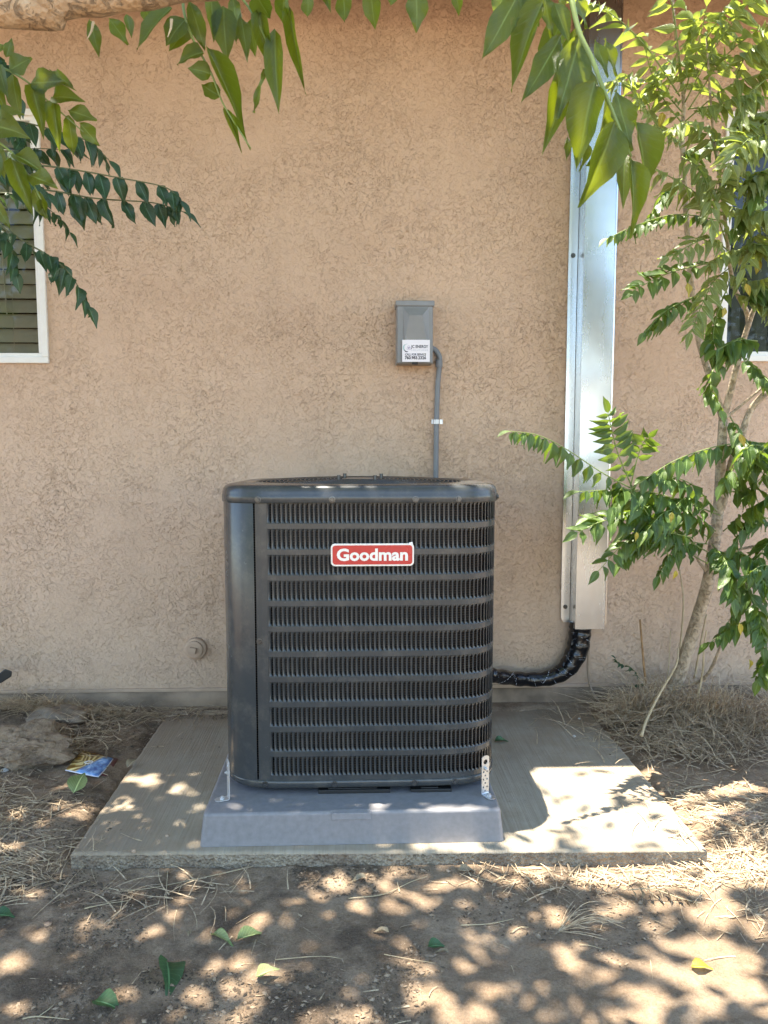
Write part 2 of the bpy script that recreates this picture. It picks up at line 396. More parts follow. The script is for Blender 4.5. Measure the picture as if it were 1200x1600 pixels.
M = dict(
    stucco=mat_stucco(), dirt=mat_dirt(), slab=mat_concrete(), slabside=mat_concrete('rough_concrete', True),
    paint=mat_paint(), galv=mat_galv(), zinc=mat_galv('zinc_strap', (.60,.61,.62), .42, 60), wrap=mat_wrap(), glass=mat_glass(),
    straw=mat_straw(), fins=mat_fins(), booklet=mat_booklet(),
    leaf_near=mat_leaf('leaf_near', (.034,.062,.008), (.070,.108,.013), (.42,.50,.02), .38, .42),
    leaf_dark=mat_leaf('leaf_dark', (.018,.050,.022), (.032,.078,.034), (.12,.22,.04), .38, .30),
    leaf_sunlit=mat_leaf('leaf_sunlit', (.165,.205,.080), (.240,.290,.120), (.48,.58,.07), .40, .42),  # paler copy of the slender tree's leaf, sunlight put into the colour
    leaf_low=mat_leaf('leaf_low', (.040,.085,.014), (.085,.145,.024), (.30,.44,.04), .42, .38),
    leaf_yellow=mat_leaf('leaf_yellow', (.34,.27,.03), (.50,.38,.05), (.5,.4,.04), .5, .35),
    leaf_fallen=mat_leaf('leaf_fallen', (.18,.24,.08), (.30,.33,.13), (.2,.25,.06), .6, .15),
    leaf_green=mat_leaf('leaf_fallen_green', (.035,.085,.03), (.06,.13,.04), (.1,.2,.04), .5, .15),
    leaf_dry=mat_leaf('leaf_dry', (.24,.18,.11), (.36,.28,.18), (.2,.15,.08), .8, .1),
    stalk=plain('green_stalk', (.20,.26,.07), .5), stalkd=plain('dark_stalk', (.13,.14,.06), .55),
    bark=mat_bark('pale_bark', (.40,.31,.21), (.54,.44,.32), (.62,.53,.41)),
    bark2=mat_bark('limb_bark', (.36,.235,.13), (.50,.34,.20), (.56,.42,.28)),
    white=plain('white_vinyl', (.76,.74,.69), .35, 0, .05), blind=plain('blind_slat', (.42,.39,.30), .45, 0, .06),
    dark=plain('dark_interior', (.012,.012,.011), .8), sash=plain('dark_sash', (.05,.05,.05), .4),
    soffit=plain('brown_soffit', (.20,.12,.075), .75), roof=plain('roof_shingle', (.14,.11,.09), .9, 0, .3, .4),
    footing=plain('footing_concrete', (.25,.18,.12), .9, 0, .6, .9, 7), black=plain('black_rubber', (.012,.012,.012), .55),
    pad=plain('grey_pad_plastic', (.235,.224,.228), .45, 0, .13, .12, 60, 0, .4),
    grey=plain('box_grey', (.215,.215,.215), .38, 0, .05), greyp=plain('conduit_grey', (.17,.18,.195), .42, 0, .06),
    red=plain('badge_red', (.52,.022,.022), .25, 0, .05, 0, 30, .3), cream=plain('badge_white', (.86,.80,.72), .3, 0, .04),
    sticker=plain('sticker_white', (.80,.76,.80), .4, 0, .02), ink=plain('ink', (.02,.02,.035), .5), inkl=plain('ink_light', (.48,.50,.56), .5),
    teal=plain('ink_teal', (.28,.50,.50), .5), purple=plain('ink_purple', (.30,.24,.38), .5),
    tan=plain('tan_paint', (.44,.315,.22), .7, 0, .12, .3, 20), screw=plain('screw_steel', (.11,.11,.11), .3, .8),
    cable=plain('tan_cable', (.30,.22,.15), .5), stick=mat_bark('stake_wood', (.34,.19,.08), (.46,.27,.12), (.52,.34,.17)),
    drytwig=plain('dry_twig', (.46,.36,.22), .8, 0, .25), board=mat_bark('old_board', (.30,.19,.12), (.42,.29,.20), (.50,.37,.27)),
    crumb=plain('litter_dark', (.10,.070,.045), .95, 0, .6, 0, 90), chip=plain('litter_pale', (.30,.215,.14), .9, 0, .35, 0, 90),
    grit=plain('soil_grit', (.31,.225,.15), .95, 0, .25, .3, 60), tapeprint=plain('tape_print', (.55,.57,.62), .4), stone=plain('pale_stone', (.52,.48,.43), .9, 0, .2, .3, 60), rust=plain('maroon_print', (.10,.02,.02), .4), caulk=plain('caulk', (.7,.66,.58), .6),
    chunk=plain('crusted_concrete', (.25,.19,.135), .95, 0, .55, 1.0, 22),
)

# ------------------------------------------------------------------ ground
SX0, SX1, SY0, SY1, SZ = -.800, .985, 2.055, 3.24, .05
WALL = 3.25
def slab_front(x): return SY0 + (x-SX0)*(-.045/1.785) + .022
def gz(x, y):
    z = .022*fbm(x, y, 1.1, 3, 1) + .020*fbm(x, y, 7, 4, 7) + .008*fbm(x, y, 38, 3, 13) + .004
    z = z + .014*np.maximum(0, fbm(x, y, 16, 2, 31)) + .007*np.maximum(0, fbm(x, y, 75, 2, 57))
    left = sstep(SX0+.05, SX0-.08, x)*sstep(2.0, 2.3, y); right = sstep(SX1-.05, SX1+.06, x)*sstep(2.0, 2.2, y)
    z = z + .036*left + .034*right
    z = z + .055*sstep(-.95, -1.5, x)*sstep(2.6, 3.1, y) + .05*np.exp(-((x+1.25)**2/.12+(y-3.15)**2/.03))
    z = z + .03*np.exp(-((x-1.35)**2/.1+(y-3.05)**2/.05))
    back = sstep(3.02, 3.20, y + .10*fbm(x, y, 5, 3, 21))
    inside = sstep(SX0+.0, SX0+.03, x)*sstep(SX1-.0, SX1-.03, x)*sstep(slab_front(x), slab_front(x)+.03, y)
    z = z*(1-back)+back*(.062+.010*fbm(x, y, 10, 3, 5)) + (1-back)*inside*-.09
    far = np.maximum(np.abs(x), np.abs(y-1.5))
    return z*(1-sstep(8, 14, far))
def axis(lo, hi, step, far, gr=1.22):
    c = list(np.arange(lo, hi+1e-6, step)); d = step; v = hi
    while v < far: d = min(d*gr, far*.3); v += d; c.append(v)
    d = step; v = lo
    while v > -far: d = min(d*gr, far*.3); v -= d; c.insert(0, v)
    return np.array(c)
def grid_mesh(name, X, Y, fn, mat, keep=None, plane='xy', smooth=True):
    gx, gy = np.meshgrid(X, Y); z = fn(gx, gy)
    co = np.stack([gx, gy, z] if plane == 'xy' else [gx, z, gy], -1).reshape(-1, 3)
    nx, ny = len(X), len(Y)
    i = np.arange((nx-1)*(ny-1)); r = i//(nx-1); c = i % (nx-1); a = r*nx+c
    q = np.stack([a, a+1, a+nx+1, a+nx], -1)
    if keep is not None:
        cx = (X[c]+X[c+1])/2; cy = (Y[r]+Y[r+1])/2; q = q[keep(cx, cy)]
    me = bpy.data.meshes.new(name)
    me.vertices.add(len(co)); me.vertices.foreach_set('co', co.ravel())
    me.loops.add(q.size); me.loops.foreach_set('vertex_index', q.ravel())
    me.polygons.add(len(q)); me.polygons.foreach_set('loop_start', np.arange(0, q.size, 4)); me.polygons.foreach_set('loop_total', np.full(len(q), 4))
    if smooth: me.polygons.foreach_set('use_smooth', np.ones(len(q), bool))
    me.update(calc_edges=True); me.materials.append(mat)
    return bpy.data.objects.new(name, me)
ground = link(grid_mesh('ground', axis(-1.7, 1.95, .0076, 120), axis(1.15, 3.27, .0076, 120), gz, M['dirt'])); struct(ground)

# ------------------------------------------------------------------ concrete slab
def make_slab():
    b = MB(); N = 60; top = []; r = random.Random(3)
    def edge(p, q, n, j):
        return [(p[0]+(q[0]-p[0])*k/n+r.uniform(-j,j), p[1]+(q[1]-p[1])*k/n+r.uniform(-j,j)) for k in range(n)]
    fl, fr = (SX0, slab_front(SX0)), (SX1, slab_front(SX1))
    loop = edge(fl, fr, 150, .0024)+edge(fr, (SX1, SY1), 40, .002)+edge((SX1, SY1), (SX0, SY1), 8, 0)+edge((SX0, SY1), fl, 40, .002)
    cx, cy = (SX0+SX1)/2, (SY0+SY1)/2
    def off(d): return [(x+(cx-x)/abs(cx-x+1e-9)*min(abs(cx-x), d), y+(cy-y)/abs(cy-y+1e-9)*min(abs(cy-y), d)) for x, y in loop]
    o1 = off(.007)
    rings = [[(x, y, -.08) for x, y in loop], [(x+r.uniform(-.001,.001), y+r.uniform(-.0015,.0015), .02) for x, y in loop], [(x, y, SZ-.007) for x, y in loop], [(x, y, SZ-.001) for x, y in off(.003)], [(x, y, SZ) for x, y in off(.012)]]
    b.ring_loft(rings)
    n = len(b.v); last = list(range(n-len(loop), n)); b.f.append(tuple(last))
    o = b.build('concrete_slab', M['slab'])
    o.data.materials.append(M['slabside'])
    L = len(loop)
    for k, p in enumerate(o.data.polygons):
        if k < 2*L: p.material_index = 1
        elif k < len(o.data.polygons)-1: p.use_smooth = True
    return struct(o)
make_slab()

# ------------------------------------------------------------------ house
house = thing('house', 'tan stucco house wall with two white framed windows', 'house', (0, WALL, 0))
LW = (-2.35, at(78, 568, WALL).x, at(60, 568, WALL).z, at(60, 172, WALL).z)      # x0 x1 z0 z1
RW = (at(1125, 400, WALL).x, 2.60, at(1150, 565, WALL).z, at(1150, 176, WALL).z)
FZ = .135
def wall_axis_x():
    a = np.concatenate([np.arange(-5, -1.8, .2), np.arange(-1.8, 2.05, .0046), np.arange(2.06, 5.2, .2)])
    return np.unique(np.concatenate([a, LW[:2], RW[:2]]))
zs = np.unique(np.concatenate([np.arange(FZ, 2.96, .0046), [2.98, 3.0, 3.05], LW[2:], RW[2:]]))
xs = wall_axis_x()
def keep(x, z):
    inl = (x > LW[0]) & (x < LW[1]) & (z > LW[2]) & (z < LW[3]); inr = (x > RW[0]) & (x < RW[1]) & (z > RW[2]) & (z < RW[3])
    return ~(inl | inr)
w = link(grid_mesh('stucco_wall', xs, zs, lambda x, z: WALL + .004*fbm(x, z, 1.7, 3, 2), M['stucco'], keep, 'xz'), house)
w['label'] = 'tan lace textured stucco wall'
for q in w.data.polygons: pass
w.data.flip_normals() if w.data.polygons[0].normal.y > 0 else None
b = MB(); b.box((-5, WALL+.25, -.1), (5, WALL+.35, 3.05)); b.build('dark_backing', M['dark'], house)  # near-black sheet standing in for the unlit rooms behind the panes
# weep screed and rough concrete footing
b = MB(); b.box((-5, WALL-.012, FZ-.012), (5.1, WALL+.06, FZ+.002)); b.build('weep_screed', M['tan'], house, bevel=.002)
def foot(x, z): return WALL - .022 - .012*fbm(x, z, 5, 4, 9) + .02*sstep(.10, FZ, z)
ft = link(grid_mesh('footing', np.arange(-5, 5.1, .03), np.array([-.1, .0, .03, .05, .07, .085, .1, .112, .124]), foot, M['footing'], None, 'xz'), house)
if ft.data.polygons[0].normal.y > 0: ft.data.flip_normals()
# eave: roof edge that shades the wall
EY = 2.633 + (2.86-SZ)*.065/1.02
b = MB(); b.box((-5.2, EY, 2.86), (5.2, EY+.03, 3.02)); b.build('fascia_board', M['soffit'], house, bevel=.002)
b = MB(); b.add([(-5.2, EY+.03, 2.90), (5.2, EY+.03, 2.90), (5.2, WALL+.1, 3.04), (-5.2, WALL+.1, 3.04)], [(0,1,2,3)]); b.build('soffit', M['soffit'], house, solid=.012)
b = MB(); b.add([(-5.2, EY-.04, 3.03), (5.2, EY-.04, 3.03), (5.2, 6.5, 4.2), (-5.2, 6.5, 4.2)], [(0,1,2,3)]); b.build('roof', M['roof'], house, solid=.03)
b = MB(); b.box((-5.1, 6.3, -.1), (5.1, 6.4, 4.1)); b.box((-5.1, WALL+.35, -.1), (-5.0, 6.3, 3.0)); b.box((5.0, WALL+.35, -.1), (5.1, 6.3, 3.0)); b.build('outer_wall', M['tan'], house)

def window(W, slats, name_label):
    x0, x1, z0, z1 = W; y = WALL
    f = MB(); t = .052
    def rim(m, x0, x1, z0, z1, ya, yb, t):
        m.box((x0, ya, z0), (x1, yb, z0+t)); m.box((x0, ya, z1-t), (x1, yb, z1)); m.box((x0, ya, z0+t), (x0+t, yb, z1-t)); m.box((x1-t, ya, z0+t), (x1, yb, z1-t))
    rim(f, x0, x1, z0, z1, y-.016, y+.05, .026)
    fo = f.build('window', M['white'], house, bevel=.003); fo['label'] = name_label
    s = MB(); rim(s, x0+.024, x1-.024, z0+.024, z1-.024, y-.004, y+.045, .018); s.build('sash', M['white'], fo, bevel=.002)
    g = MB(); g.add([(x0+.04, y+.02, z0+.04), (x1-.04, y+.02, z0+.04), (x1-.04, y+.02, z1-.04), (x0+.04, y+.02, z1-.04)], [(0,1,2,3)]); g.build('pane', M['glass'], fo)
    if slats:
        a, bb = x0+.05, x1-.047; pitch = .0600; base = None; z = z0+.062
        while z < z1-.07:
            tilt = R(66+random.uniform(-2, 2)); c = Vector(((a+bb)/2, y+.075, z))
            if base is None:
                m = MB(); ring = []
                for k in range(5):
                    u = -.5+k/4; ring.append((0, u*.064*math.cos(tilt)*1.0, u*.064*math.sin(tilt)+.004*(1-4*u*u)))
                m.ring_loft([[(a-c.x, q[1], q[2]) for q in ring], [(bb-c.x, q[1], q[2]) for q in ring]], close=False)
                o = m.build('blind_slat', M['blind'], fo, solid=.0025); base = o
            else:
                o = base.copy(); link(o, fo)
            o.location = c; o.rotation_euler = (random.uniform(-.05,.05), random.uniform(-.002,.002), 0); z += pitch
        cd = MB()
        for cx in (x1-.16, x1-.62): cd.tube([(cx, y+.045, z0+.06), (cx+.002, y+.045, z1-.08)], .0012, 5)
        cd.tube(catmull([(x1-.19, y+.035, z1-.08), (x1-.188, y+.034, (z0+z1)/2), (x1-.18, y+.035, z0+.2)]), .003, 6); cd.build('blind_cord', M['blind'], fo)
    else:
        m = MB(); mx = x0+.48; m.box((mx, y-.002, z0+.042), (mx+.035, y+.04, z1-.042)); m.build('mullion', M['white'], fo, bevel=.002)
        m = MB()
        k = 0; X = x0+.05
        while X < x1-.05:
            m.add([(X, y+.16+.02*math.sin(k*1.9), z0+.04), (X, y+.16+.02*math.sin(k*1.9), z1-.04), (X+.04, y+.16+.02*math.sin(k*1.9+1.9), z1-.04), (X+.04, y+.16+.02*math.sin(k*1.9+1.9), z0+.04)], [(0,1,2,3)]); X += .04; k += 1
        m.build('curtain', M['sash'], fo, smooth=True)
    return fo
window(LW, True, 'white window with closed tan blinds'); window(RW, False, 'dark window behind the tree')
settle(house)

# ------------------------------------------------------------------ air conditioner
UCX, UCY, UH, UN = .012, 2.63, .419, 6.3
U0, U1 = .160, 1.072
def sup(a, grow=0):
    c, s_ = math.cos(a), math.sin(a); e = 2/UN
    return ((UH+grow)*math.copysign(abs(c)**e, c), (UH+grow)*math.copysign(abs(s_)**e, s_))
_pl = [Vector(sup(-math.pi/2 + 2*math.pi*k/4000)) for k in range(4001)]
_s = [0.0]
for k in range(4000): _s.append(_s[-1]+(_pl[k+1]-_pl[k]).length)
PER = _s[-1]; _sa = np.array(_s); _xa = np.array([p.x for p in _pl]); _ya = np.array([p.y for p in _pl])
def U(s, depth=0, z=0):             # arc length from front centre, going right; depth inwards
    s = s % PER; x = np.interp(s, _sa, _xa); y = np.interp(s, _sa, _ya)
    s2 = (s+.002) % PER; s1 = (s-.002) % PER
    t = Vector((np.interp(s2,_sa,_xa)-np.interp(s1,_sa,_xa), np.interp(s2,_sa,_ya)-np.interp(s1,_sa,_ya))).normalized()
    n = Vector((t.y, -t.x))
    return Vector((UCX+x-n.x*depth, UCY+y-n.y*depth, z))
def s_of_px(px):                    # arc position on the front whose picture column is px
    best = min((abs(proj(*(np.array(v) for v in U(s, 0, .6)))[0]-px), s) for s in np.arange(-.55, .55, .002)); return best[1]
ac = thing('air_conditioner', 'charcoal grey outdoor air conditioner condenser with louvered sides and red badge', 'air conditioner', (UCX, UCY, U0))
def band(name, s0, s1, z0, z1, mat, out=.0, th=.003, n=None, par=ac, prof=None):
    n = n or max(2, int((s1-s0)/.012)); b = MB(); prof = prof or [(z0, out-th), (z0, out), (z1, out), (z1, out-th)]
    b.ring_loft([[U(s0+(s1-s0)*k/n, -d, z) for z, d in prof] for k in range(n+1)], close=True, cap0=True, cap1=True)
    return b.build(name, mat, par, smooth=False)
SEAM = s_of_px(400); SL = s_of_px(419)
LEFT_END = -(PER/8 + .16)
# solid corner panel on the left
b = MB(); n = 60
b.ring_loft([[U(LEFT_END+(SEAM-.002-LEFT_END)*k/n, d, z) for z, d in ((.178, .012), (.178, 0), (.186, -.003), (1.018, -.003), (1.024, 0), (1.024, .012))] for k in range(n+1)], close=False)
cp = b.build('corner_panel', M['paint'], ac, smooth=True); cp.modifiers.new('e', 'EDGE_SPLIT').split_angle = R(30)
# louver panel frame: solid margin strips and ribs
ROW0, PITCH_Z, NR, RH = 1.0165, .07555, 11, .0565
WRAP = PER + LEFT_END - .01
zb = ROW0 - (NR-1)*PITCH_Z - RH
band('panel_margin', SEAM+.002, SL, .182, 1.022, M['paint'])
band('top_band', SL, WRAP, ROW0, 1.022, M['paint'])
band('bottom_band', SL, WRAP, .180, zb, M['paint'])
for r_ in range(NR-1):
    zt = ROW0 - r_*PITCH_Z - RH; z0 = zt - (PITCH_Z-RH)
    band('rib', SL, WRAP, z0, zt, M['paint'], prof=[(z0, -.005), (z0, -.0006), (z0+.002, .0008), (zt-.002, .0008), (zt, -.0006), (zt, -.005)])
SP = .01345
for r_ in range(NR):
    zt = ROW0 - r_*PITCH_Z; z0 = zt - RH; b = MB(); s = SL; k = 0
    while s < WRAP - SP:
        j = random.uniform(-.0003, .0003)
        a0, a1 = s+.0002+j, s+.0082+j
        zz = [z0, z0+.003, z0+.007, zt-.007, zt-.003, zt]
        dd = [.0, .25, 1, 1, .25, .0]
        rows = []
        for z, d in zip(zz, dd):
            e1 = a1 + .0048*(1-d)*.6
            rows.append([U(a0, .0006, z), U(a0+.002, .0004-.0006*d, z), U((a0+e1)/2+.001, -.0006+.0034*d, z), U(e1, .001+.0085*d, z)])
        b.ring_loft(rows, close=False); s += SP; k += 1
    o = b.build('louver_row', M['paint'], ac, smooth=True); stuff(o)
# coil behind, base pan, cap
b = MB(); b.ring_loft([[U(PER*k/160, .034, z) for k in range(160)] for z in (.19, 1.015)]); b.build('condenser_coil', M['fins'], ac, smooth=True)
b = MB()
prof = [(.030, .163), (.012, .160), (.004, .164), (-.003, .170), (-.004, .186), (-.001, .189), (.010, .189)]
b.ring_loft([[U(PER*k/200, d, z) for k in range(200)] for d, z in prof], cap0=True); b.build('base_pan', M['paint'], ac, smooth=True)
def capring(d, z, mixc=0):
    out = []
    for k in range(200):
        p = U(PER*k/200, d, z)
        if mixc:
            v = Vector((p.x-UCX, p.y-UCY)); q = v.normalized()*.352
            p = Vector((UCX+v.x*(1-mixc)+q.x*mixc, UCY+v.y*(1-mixc)+q.y*mixc, z))
        p.z -= .026*(p.y-2.25); out.append(p)
    return out
b = MB()
b.ring_loft([capring(.012, 1.016), capring(-.005, 1.016), capring(-.0075, 1.019), capring(-.0075, 1.036), capring(-.0060, 1.0395), capring(-.0055, 1.046), capring(-.003, 1.056), capring(.003, 1.0635), capring(.011, 1.0675), capring(.022, 1.069), capring(.04, 1.0685), capring(.05, 1.067, .6), capring(.06, 1.069, 1.0), capring(.065, 1.060, 1.0)])
b.build('top_cap', M['paint'], ac, smooth=True)
g = MB()
def dome(r): return 1.056 + .010*(1-(r/.36)**2)
for i in range(22):
    r = .06+i*(.30/21); z = dome(r)
    g.tube([(UCX+r*math.cos(a), UCY+r*math.sin(a), z) for a in [2*math.pi*k/56 for k in range(57)]], .0016, 5, False)
for i in range(18):
    a = 2*math.pi*i/18+.1
    g.tube([(UCX+r*math.cos(a), UCY+r*math.sin(a), dome(r)-.003) for r in (.05,.12,.2,.28,.358)], .002, 5)
gr = g.build('fan_guard', M['paint'], ac, smooth=True)
b = MB(); b.tube([(UCX, UCY, 1.04), (UCX, UCY, dome(.05)+.002)], .062, 24)
b.build('motor_mount', M['paint'], ac, bevel=.002)
for a in (.6, 2.2, 3.8, 5.3):
    b = MB(); b.tube([(UCX+.09*math.cos(a), UCY+.09*math.sin(a), 1.06), (UCX+.09*math.cos(a), UCY+.09*math.sin(a), 1.081)], .006, 6); b.build('bolt', M['screw'], ac)
b = MB(); b.tube([(UCX, UCY, .92), (UCX, UCY, 1.0)], .07, 20)
fan = b.build('fan_hub', M['black'], ac, smooth=False)
for k in range(3):
    m = MB(); A = 2*math.pi*k/3; pts = []
    for r in (.06, .18, .30):
        for da, dz in ((-.35, -.03), (0, 0), (.35, .03)): pts.append((UCX+r*math.cos(A+da), UCY+r*math.sin(A+da), .965+dz))
    m.add(pts, [(0,1,4,3),(1,2,5,4),(3,4,7,6),(4,5,8,7)]); m.build('fan_blade', M['black'], ac, solid=.003)
b = MB(); b.ring_loft([[(UCX+.33*math.cos(2*math.pi*k/48), UCY+.33*math.sin(2*math.pi*k/48), z) for k in range(48)] for z in (.90, 1.055)]); b.build('fan_shroud', M['black'], ac, smooth=True)
b = MB(); b.ring_loft([[(UCX+.33*math.cos(2*math.pi*k/48), UCY+.33*math.sin(2*math.pi*k/48), .90) for k in range(48)]], cap1=True); b.build('fan_well', M['black'], ac)
# screws
def screw_proto(r=.0052):
    m = MB(); seg = 8
    rings = [[(rr*math.cos(2*math.pi*k/seg), -y, rr*math.sin(2*math.pi*k/seg)) for k in range(seg)] for rr, y in ((r*1.5, 0), (r*1.5, .001), (r, .0012), (r*.85, .004))]
    m.ring_loft(rings, cap1=True); return m
sp_ = None
def put_screw(p, nrm, parent, mat=M['screw'], sc=1.25):
    global sp_
    if sp_ is None or sp_.name not in bpy.data.meshes: o = screw_proto().build('screw', mat, parent); sp_ = o.data
    else: o = link(bpy.data.objects.new('screw', sp_), parent)
    o.location = p; o.scale = (sc,)*3; o.rotation_euler = (0, 0, math.atan2(nrm[0], -nrm[1])); return o
for px in (408, 520, 648, 713):
    s = s_of_px(px); p = U(s, -.0075, 1.028); q = U(s, 0, 1.028)-p; put_screw(p, (-q.x, -q.y), ac)
for px in (412, 522, 648, 712):
    s = s_of_px(px); p = U(s, -.004, .178); q = U(s, .01, .178)-p; put_screw(p, (-q.x, -q.y), ac)
s = s_of_px(405); p = U(s, -.0, .61); q = U(s, .01, .61)-p; put_screw(p, (-q.x, -q.y), ac)
s = PER*.145; p = U(s, -.008, 1.028); q = U(s, .01, 1.028)-p; put_screw(p, (-q.x, -q.y), ac)
for sx in (-.055, .14):
    pass

def text(body, size, loc, mat, parent, name='lettering', offset=0.0, extrude=.0006, rot=(R(90),0,0), sx=1.0, align='CENTER', spacing=1.0, shear=0):
    c = bpy.data.curves.new(name, 'FONT'); c.body = body; c.size = size; c.align_x = align; c.align_y = 'CENTER'
    c.offset = offset; c.extrude = extrude; c.space_character = spacing; c.shear = shear; c.resolution_u = 3
    tmp = bpy.data.objects.new('tmp', c); COL.objects.link(tmp); bpy.context.view_layer.update()
    me = bpy.data.meshes.new_from_object(tmp.evaluated_get(bpy.context.evaluated_depsgraph_get()))
    bpy.data.objects.remove(tmp); me.name = name; me.materials.clear(); me.materials.append(mat)
    o = link(bpy.data.objects.new(name, me), parent); o.location = loc; o.rotation_euler = rot; o.scale = (sx, 1, 1); return o
def rrect(x0, x1, z0, z1, r, y, n=6):
    out = []
    for cx, cz, a0 in ((x1-r, z0+r, -90), (x1-r, z1-r, 0), (x0+r, z1-r, 90), (x0+r, z0+r, 180)):
        for k in range(n+1):
            a = R(a0+90*k/n); out.append((cx+r*math.cos(a), y, cz+r*math.sin(a)))
    return out
# badge
YB = UCY-UH-.009
a, c_ = at(517, 885, YB), at(647, 849, YB)
b = MB(); b.ring_loft([rrect(a.x, c_.x, a.z, c_.z, .012, YB+.005), rrect(a.x, c_.x, a.z, c_.z, .012, YB+.001), rrect(a.x+.001, c_.x-.001, a.z+.001, c_.z-.001, .011, YB)], cap0=True, cap1=True)
bd = b.build('badge', M['cream'], ac); bd['label'] = 'red brand badge with cream lettering'
e = .0050
b = MB(); b.ring_loft([rrect(a.x+e, c_.x-e, a.z+e, c_.z-e, .009, YB+.001), rrect(a.x+e, c_.x-e, a.z+e, c_.z-e, .009, YB-.0012)], cap0=True, cap1=True); b.build('badge_field', M['red'], bd)
tx = text('Goodman', .0475, ((a.x+c_.x)/2, YB-.0022, (a.z+c_.z)/2-.001), M['cream'], bd, offset=.0016, sx=1.0)
tw = tx.dimensions.x; tx.scale.x = ((c_.x-a.x)*.855)/max(1e-6, tw)
# cling film left round the badge
M['film'] = plain('clear_film', (.9,.9,.92), .1)
b = MB()
for (x, z, l) in ((c_.x-.010, c_.z-.001, .014),):
    b.add([(x-l/2, YB-.001, z-.004), (x+l/2, YB-.002, z-.003), (x+l/2-.002, YB-.004, z+.006), (x-l/2+.003, YB-.002, z+.004)], [(0,1,2,3)])
b.build('film_scrap', M['film'], bd)
settle(ac)

# ------------------------------------------------------------------ pad
PX0, PX1 = flat(313, 1320, SZ).x, flat(790, 1320, SZ).x
PY0 = 2.095; PZ = SZ+.094
pad = thing('equipment_pad', 'grey-blue plastic equipment pad under the air conditioner', 'pad', ((PX0+PX1)/2, 2.56, SZ))
def pring(ins, z, r=.03, y1=3.06):
    x0, x1, y0, yy = PX0+ins, PX1-ins, PY0+ins, y1-ins; out = []
    for cx, cy, a0 in ((x1-r, y0+r, -90), (x1-r, yy-r, 0), (x0+r, yy-r, 90), (x0+r, y0+r, 180)):
        for k in range(7):
            q = R(a0+90*k/6); out.append((cx+r*math.cos(q), cy+r*math.sin(q), z))
    return out
b = MB(); b.ring_loft([pring(0, SZ+.001, .012), pring(.0015, SZ+.012, .012), pring(.0085, PZ-.009, .016), pring(.0105, PZ-.0035, .018), pring(.0145, PZ-.0006, .02), pring(.020, PZ, .02)], cap1=True)
pb = b.build('pad_body', M['pad'], pad, smooth=True); wnm = pb.modifiers.new('w', 'WEIGHTED_NORMAL'); wnm.keep_sharp = True; wnm.weight = 90
t0, t1 = at(518, 1284, PY0).x, at(580, 1270, PY0).x
b = MB(); b.add([(t0, PY0+.0030, PZ-.022), (t1, PY0+.0030, PZ-.022), (t1, PY0+.0055, PZ-.003), (t0, PY0+.0055, PZ-.003), (t0, PY0+.02, PZ-.022), (t1, PY0+.02, PZ-.022), (t1, PY0+.022, PZ+.0012), (t0, PY0+.022, PZ+.0012)], [(0,1,2,3),(4,7,6,5),(0,4,5,1),(3,2,6,7),(0,3,7,4),(1,5,6,2)]); b.build('pad_tab', M['pad'], pad, bevel=.0012)
settle(pad)
for k, (pa, pb_, dz, lb) in enumerate(((497, 610, .012, 'flat black spacer block under the middle of the air conditioner'), (642, 706, .010, 'flat black spacer block under the right half of the air conditioner'))):
    y = 2.215
    b = MB(); x0, x1 = at(pa, 1240, y).x, at(pb_, 1240, y).x; b.box((x0, y, PZ+.0003), (x1, y+.07, PZ+dz)); b.box((x0+.03, y+.004, PZ+dz), (x1-.04, y+.07, PZ+dz+.004))
    tag(b.build('spacer_block', M['black'], bevel=.002), lb, 'spacer block')
# perforated straps
def strap(name_label, origin, rz, H=.125, W=.0265, foot=.032):
    t = thing('hold_down_strap', name_label, 'metal strap', origin, 'hold down straps'); t.rotation_euler = (0, 0, rz)
    b = MB()
    def cell(cx, cz, w, h, r, face):
        out = [(-w/2,-h/2),(0,-h/2),(w/2,-h/2),(w/2,0),(w/2,h/2),(0,h/2),(-w/2,h/2),(-w/2,0)]
        inn = [(r*math.cos(R(-135+45*k)), r*math.sin(R(-135+45*k))) for k in range(8)]
        vs = [face(cx+p[0], cz+p[1]) for p in out]+[face(cx+p[0], cz+p[1]) for p in inn]
        b.add(vs, [(k, (k+1)%8, 8+(k+1)%8, 8+k) for k in range(8)])
    up = lambda u, v: (u, 0, v)
    z = .004; i = 0; h = .0118
    while z + h < H - .03:
        if i % 2: cell(-W/4, z+h/2, W/2, h, .0030, up); cell(W/4, z+h/2, W/2, h, .0030, up)
        else: cell(0, z+h/2, W, h, .0028, up)
        z += h; i += 1
    n = 12; hc = z + W/2; out = []
    cell(0, z+W*.46, W*.999, W*.92, .0078, up); z2 = z+W*.92
    arc = [(W/2*math.cos(math.pi*k/n), 0, z2+W*.28*math.sin(math.pi*k/n)) for k in range(n+1)]
    b.add([(0,0,z2)]+arc, [(0,k,k+1) for k in range(1, n+1)])
    b.build('strap_plate', M['zinc'], t, solid=.0022)
    m = MB()
    m.ring_loft([[(-W/2,0,.004),(W/2,0,.004)], [(-W/2,-.0015,.0012),(W/2,-.0015,.0012)], [(-W/2,-.005,.0003),(W/2,-.005,.0003)], [(-W/2,-foot,.0003),(W/2,-foot,.0003)], [(-W/4,-foot-.008,.0003),(W/4,-foot-.008,.0003)]], close=False)
    m.build('strap_foot', M['zinc'], t, solid=.0022)
    m = MB(); m.tube([(0,-foot*.6,0),(0,-foot*.6,.007)], .0075, 6); m.tube([(0,-foot*.6,.007),(0,-foot*.6,.010)], .0045, 10); m.build('anchor_bolt', M['zinc'], t, bevel=.0005)
    m = MB(); m.tube([(0, .004, H*.63), (0, -.006, H*.63)], .006, 6); m.tube([(0,-.006,H*.63),(0,-.010,H*.63)], .0035, 8); m.build('side_bolt', M['zinc'], t, bevel=.0005)
    return t
